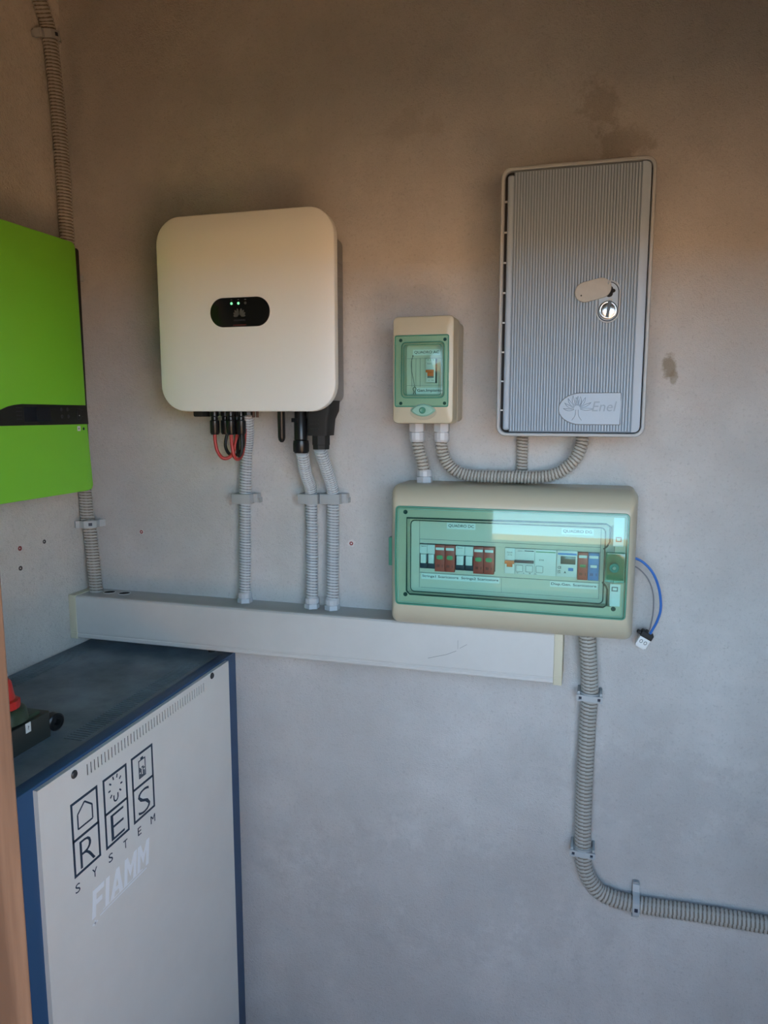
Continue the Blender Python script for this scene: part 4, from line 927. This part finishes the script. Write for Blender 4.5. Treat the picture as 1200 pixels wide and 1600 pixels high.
for k in range(8):
    a = math.radians(-40 + k * 37); c, s = math.cos(a), math.sin(a)
    bar(bm, (sc[0] + c * 0.0135, sc[1] + s * 0.0150), (sc[0] + c * 0.0190, sc[1] + s * 0.0215), 0.0028, N0, N1)
ub = [(sc[0] + 0.0055 * math.cos(math.radians(a)), sc[1] - 0.0195 + 0.0055 * math.sin(math.radians(a))) for a in range(180, 361, 30)]
ub = [(sc[0] - 0.0055, sc[1] - 0.0130)] + ub + [(sc[0] + 0.0055, sc[1] - 0.0130)]
for a, b in zip(ub, ub[1:]): bar(bm, a, b, 0.0026, N0, N1)
link('lamp_symbol', bm, M_navyink, panel, LEFT, 'navy light bulb rays', smooth=False)
bm = NB(); bx = -0.3890
ringframe(bm, rr(bx - 0.0105, bx + 0.0105, 0.8490, 0.8830, 0.0001, 1), rr(bx - 0.0085, bx + 0.0085, 0.8510, 0.8810, 0.0001, 1), N0, N1)
plate(bm, rr(bx - 0.0040, bx + 0.0040, 0.8830, 0.8870, 0.0005, 1), N0, N1)
rnd_ = random.Random(3)
for i in range(6):
    for j in range(5):
        if rnd_.random() < 0.72: plate(bm, rr(bx - 0.0078 + j * 0.0031, bx - 0.0052 + j * 0.0031, 0.8515 + i * 0.0030, 0.8540 + i * 0.0030, 0.0001, 1), N0, N1)
link('battery_symbol', bm, M_navyink, panel, LEFT, 'navy battery symbol, partly scratched', smooth=False)
for ch, y in (('R', -0.5435), ('E', -0.4650), ('S', -0.3875)):
    text(ch, y, 0.8030, 0.036, 0.046, N0, M_navyink, panel, LEFT, th=0.0003, bold=-0.016)
for ch, y, w_ in (('S', -0.5710, 0.011), ('Y', -0.5295, 0.012), ('S', -0.4880, 0.011), ('T', -0.4470, 0.011), ('E', -0.4055, 0.010), ('M', -0.3635, 0.014)):
    text(ch, y, 0.7540, w_, 0.0150, N0, M_navyink, panel, LEFT, th=0.0003, bold=0.0)
bm = NB()
def skew(p): return (p[0] + 0.12 * (p[1] - 0.70), p[1])
def stroke(pts, a=0): plate(bm, [skew(p) for p in pts], N0 + a * 0.00003, N1 + a * 0.00003)
zb, zt, k_ = 0.6780, 0.7255, 0.0095
x = -0.5400; stroke([(x, zb), (x + k_, zb), (x + k_, zt), (x, zt)]); stroke([(x + k_, zt - k_), (x + 0.029, zt - k_), (x + 0.029, zt), (x + k_, zt)]); stroke([(x + k_, 0.6975), (x + 0.025, 0.6975), (x + 0.025, 0.7060), (x + k_, 0.7060)])
x = -0.5060; stroke([(x, zb), (x + k_, zb), (x + k_, zt), (x, zt)])
x = -0.4920; stroke([(x, zb), (x + k_, zb), (x + 0.0215, zt), (x + 0.0130, zt)]); stroke([(x + 0.0250, zb), (x + 0.0345, zb), (x + 0.0215, zt), (x + 0.0172, 0.708)], 1); stroke([(x + 0.0105, 0.6875), (x + 0.0250, 0.6875), (x + 0.0235, 0.6945), (x + 0.0120, 0.6945)], 2)
for x in (-0.4540, -0.4155):
    stroke([(x, zb), (x + 0.0085, zb), (x + 0.0085, zt), (x, zt)]); stroke([(x + 0.0265, zb), (x + 0.0350, zb), (x + 0.0350, zt), (x + 0.0265, zt)])
    stroke([(x + 0.0085, zt), (x + 0.0085, 0.7080), (x + 0.0175, 0.6880), (x + 0.0175, 0.7060)], 1); stroke([(x + 0.0265, zt), (x + 0.0175, 0.7060), (x + 0.0175, 0.6880), (x + 0.0265, 0.7080)], 2)
link('lettering', bm, M_paleink, panel, LEFT, 'pale blue maker lettering', smooth=False)
bm = NB(); bar(bm, (-0.5230, 0.6730), (-0.3900, 0.6730), 0.0022, N0, N1); bar(bm, (-0.5150, 0.6780), (-0.4020, 0.6780), 0.0016, N0, N1)
bar(bm, (-0.5420, 0.6680), (-0.5290, 0.6680), 0.0030, N0, N1); bar(bm, (-0.5355, 0.6625), (-0.5355, 0.6735), 0.0028, N0, N1)
link('underline', bm, M_paleink, panel, LEFT, 'pale double underline with a plus sign', smooth=False)

# ------------------------------------------------------------------ rotary isolator on the cabinet
t = thing('isolator_switch', 'dark green isolator switch with red knob standing on the blue cabinet', 'switch', (-0.893, -0.545, CZ))
ZB = CZ + 0.0008
bm = NB(); slab(bm, -0.928, -0.858, -0.610, -0.488, ZB, ZB + 0.044, 0.004, 0.002)
link('base', bm, M_isob, t, UP)
bm = NB(); slab(bm, -0.922, -0.866, -0.606, -0.500, ZB + 0.044, ZB + 0.050, 0.004, 0.0015); link('lid', bm, M_isog, t, UP)
link('rim', lathe(NB(), (-0.892, -0.552, ZB + 0.049), (0, 0, 1), [(0, 0.036), (0.016, 0.034), (0.020, 0.031), (0.022, 0.026)], 28), M_isog, t, WORLD, 'dark green round collar')
bm = NB(); lathe(bm, (-0.892, -0.553, ZB + 0.071), (0, 0, 1), [(0, 0.0255), (0.012, 0.0245), (0.014, 0.0190), (0.042, 0.0150), (0.046, 0.0120)], 24)
for k in range(8):
    a = k * math.pi / 4; cyl(bm, (-0.892 + 0.0215 * math.cos(a), -0.553 + 0.0215 * math.sin(a), ZB + 0.071), (-0.892 + 0.0215 * math.cos(a), -0.553 + 0.0215 * math.sin(a), ZB + 0.0835), 0.0045, 8)
link('knob', bm, M_redk, t, WORLD, 'red turning knob')
link('sticker', box(NB(), -0.5450, -0.5340, ZB + 0.0280, ZB + 0.0440, -0.8582, -0.8572), M_sticker, t, LEFT, 'small white sticker')
text('?', -0.5395, ZB + 0.036, 0.0028, 0.0060, -0.8571, M_ink, t, LEFT, th=0.0002)
gl = NB(); lathe(gl, (-0.888, -0.470, ZB + 0.020), (1, -0.25, 0), [(0, 0.012), (0.020, 0.012), (0.022, 0.0150), (0.034, 0.0150), (0.036, 0.0125), (0.036, 0.0065), (0.026, 0.0055)], 22)
g = link('cable_gland', gl, M_black, t, WORLD, 'black round cable gland')
link('gland_arm', cyl(NB(), (-0.885, -0.492, ZB + 0.022), (-0.878, -0.470, ZB + 0.021), 0.010, 14), M_blackm, t, WORLD)
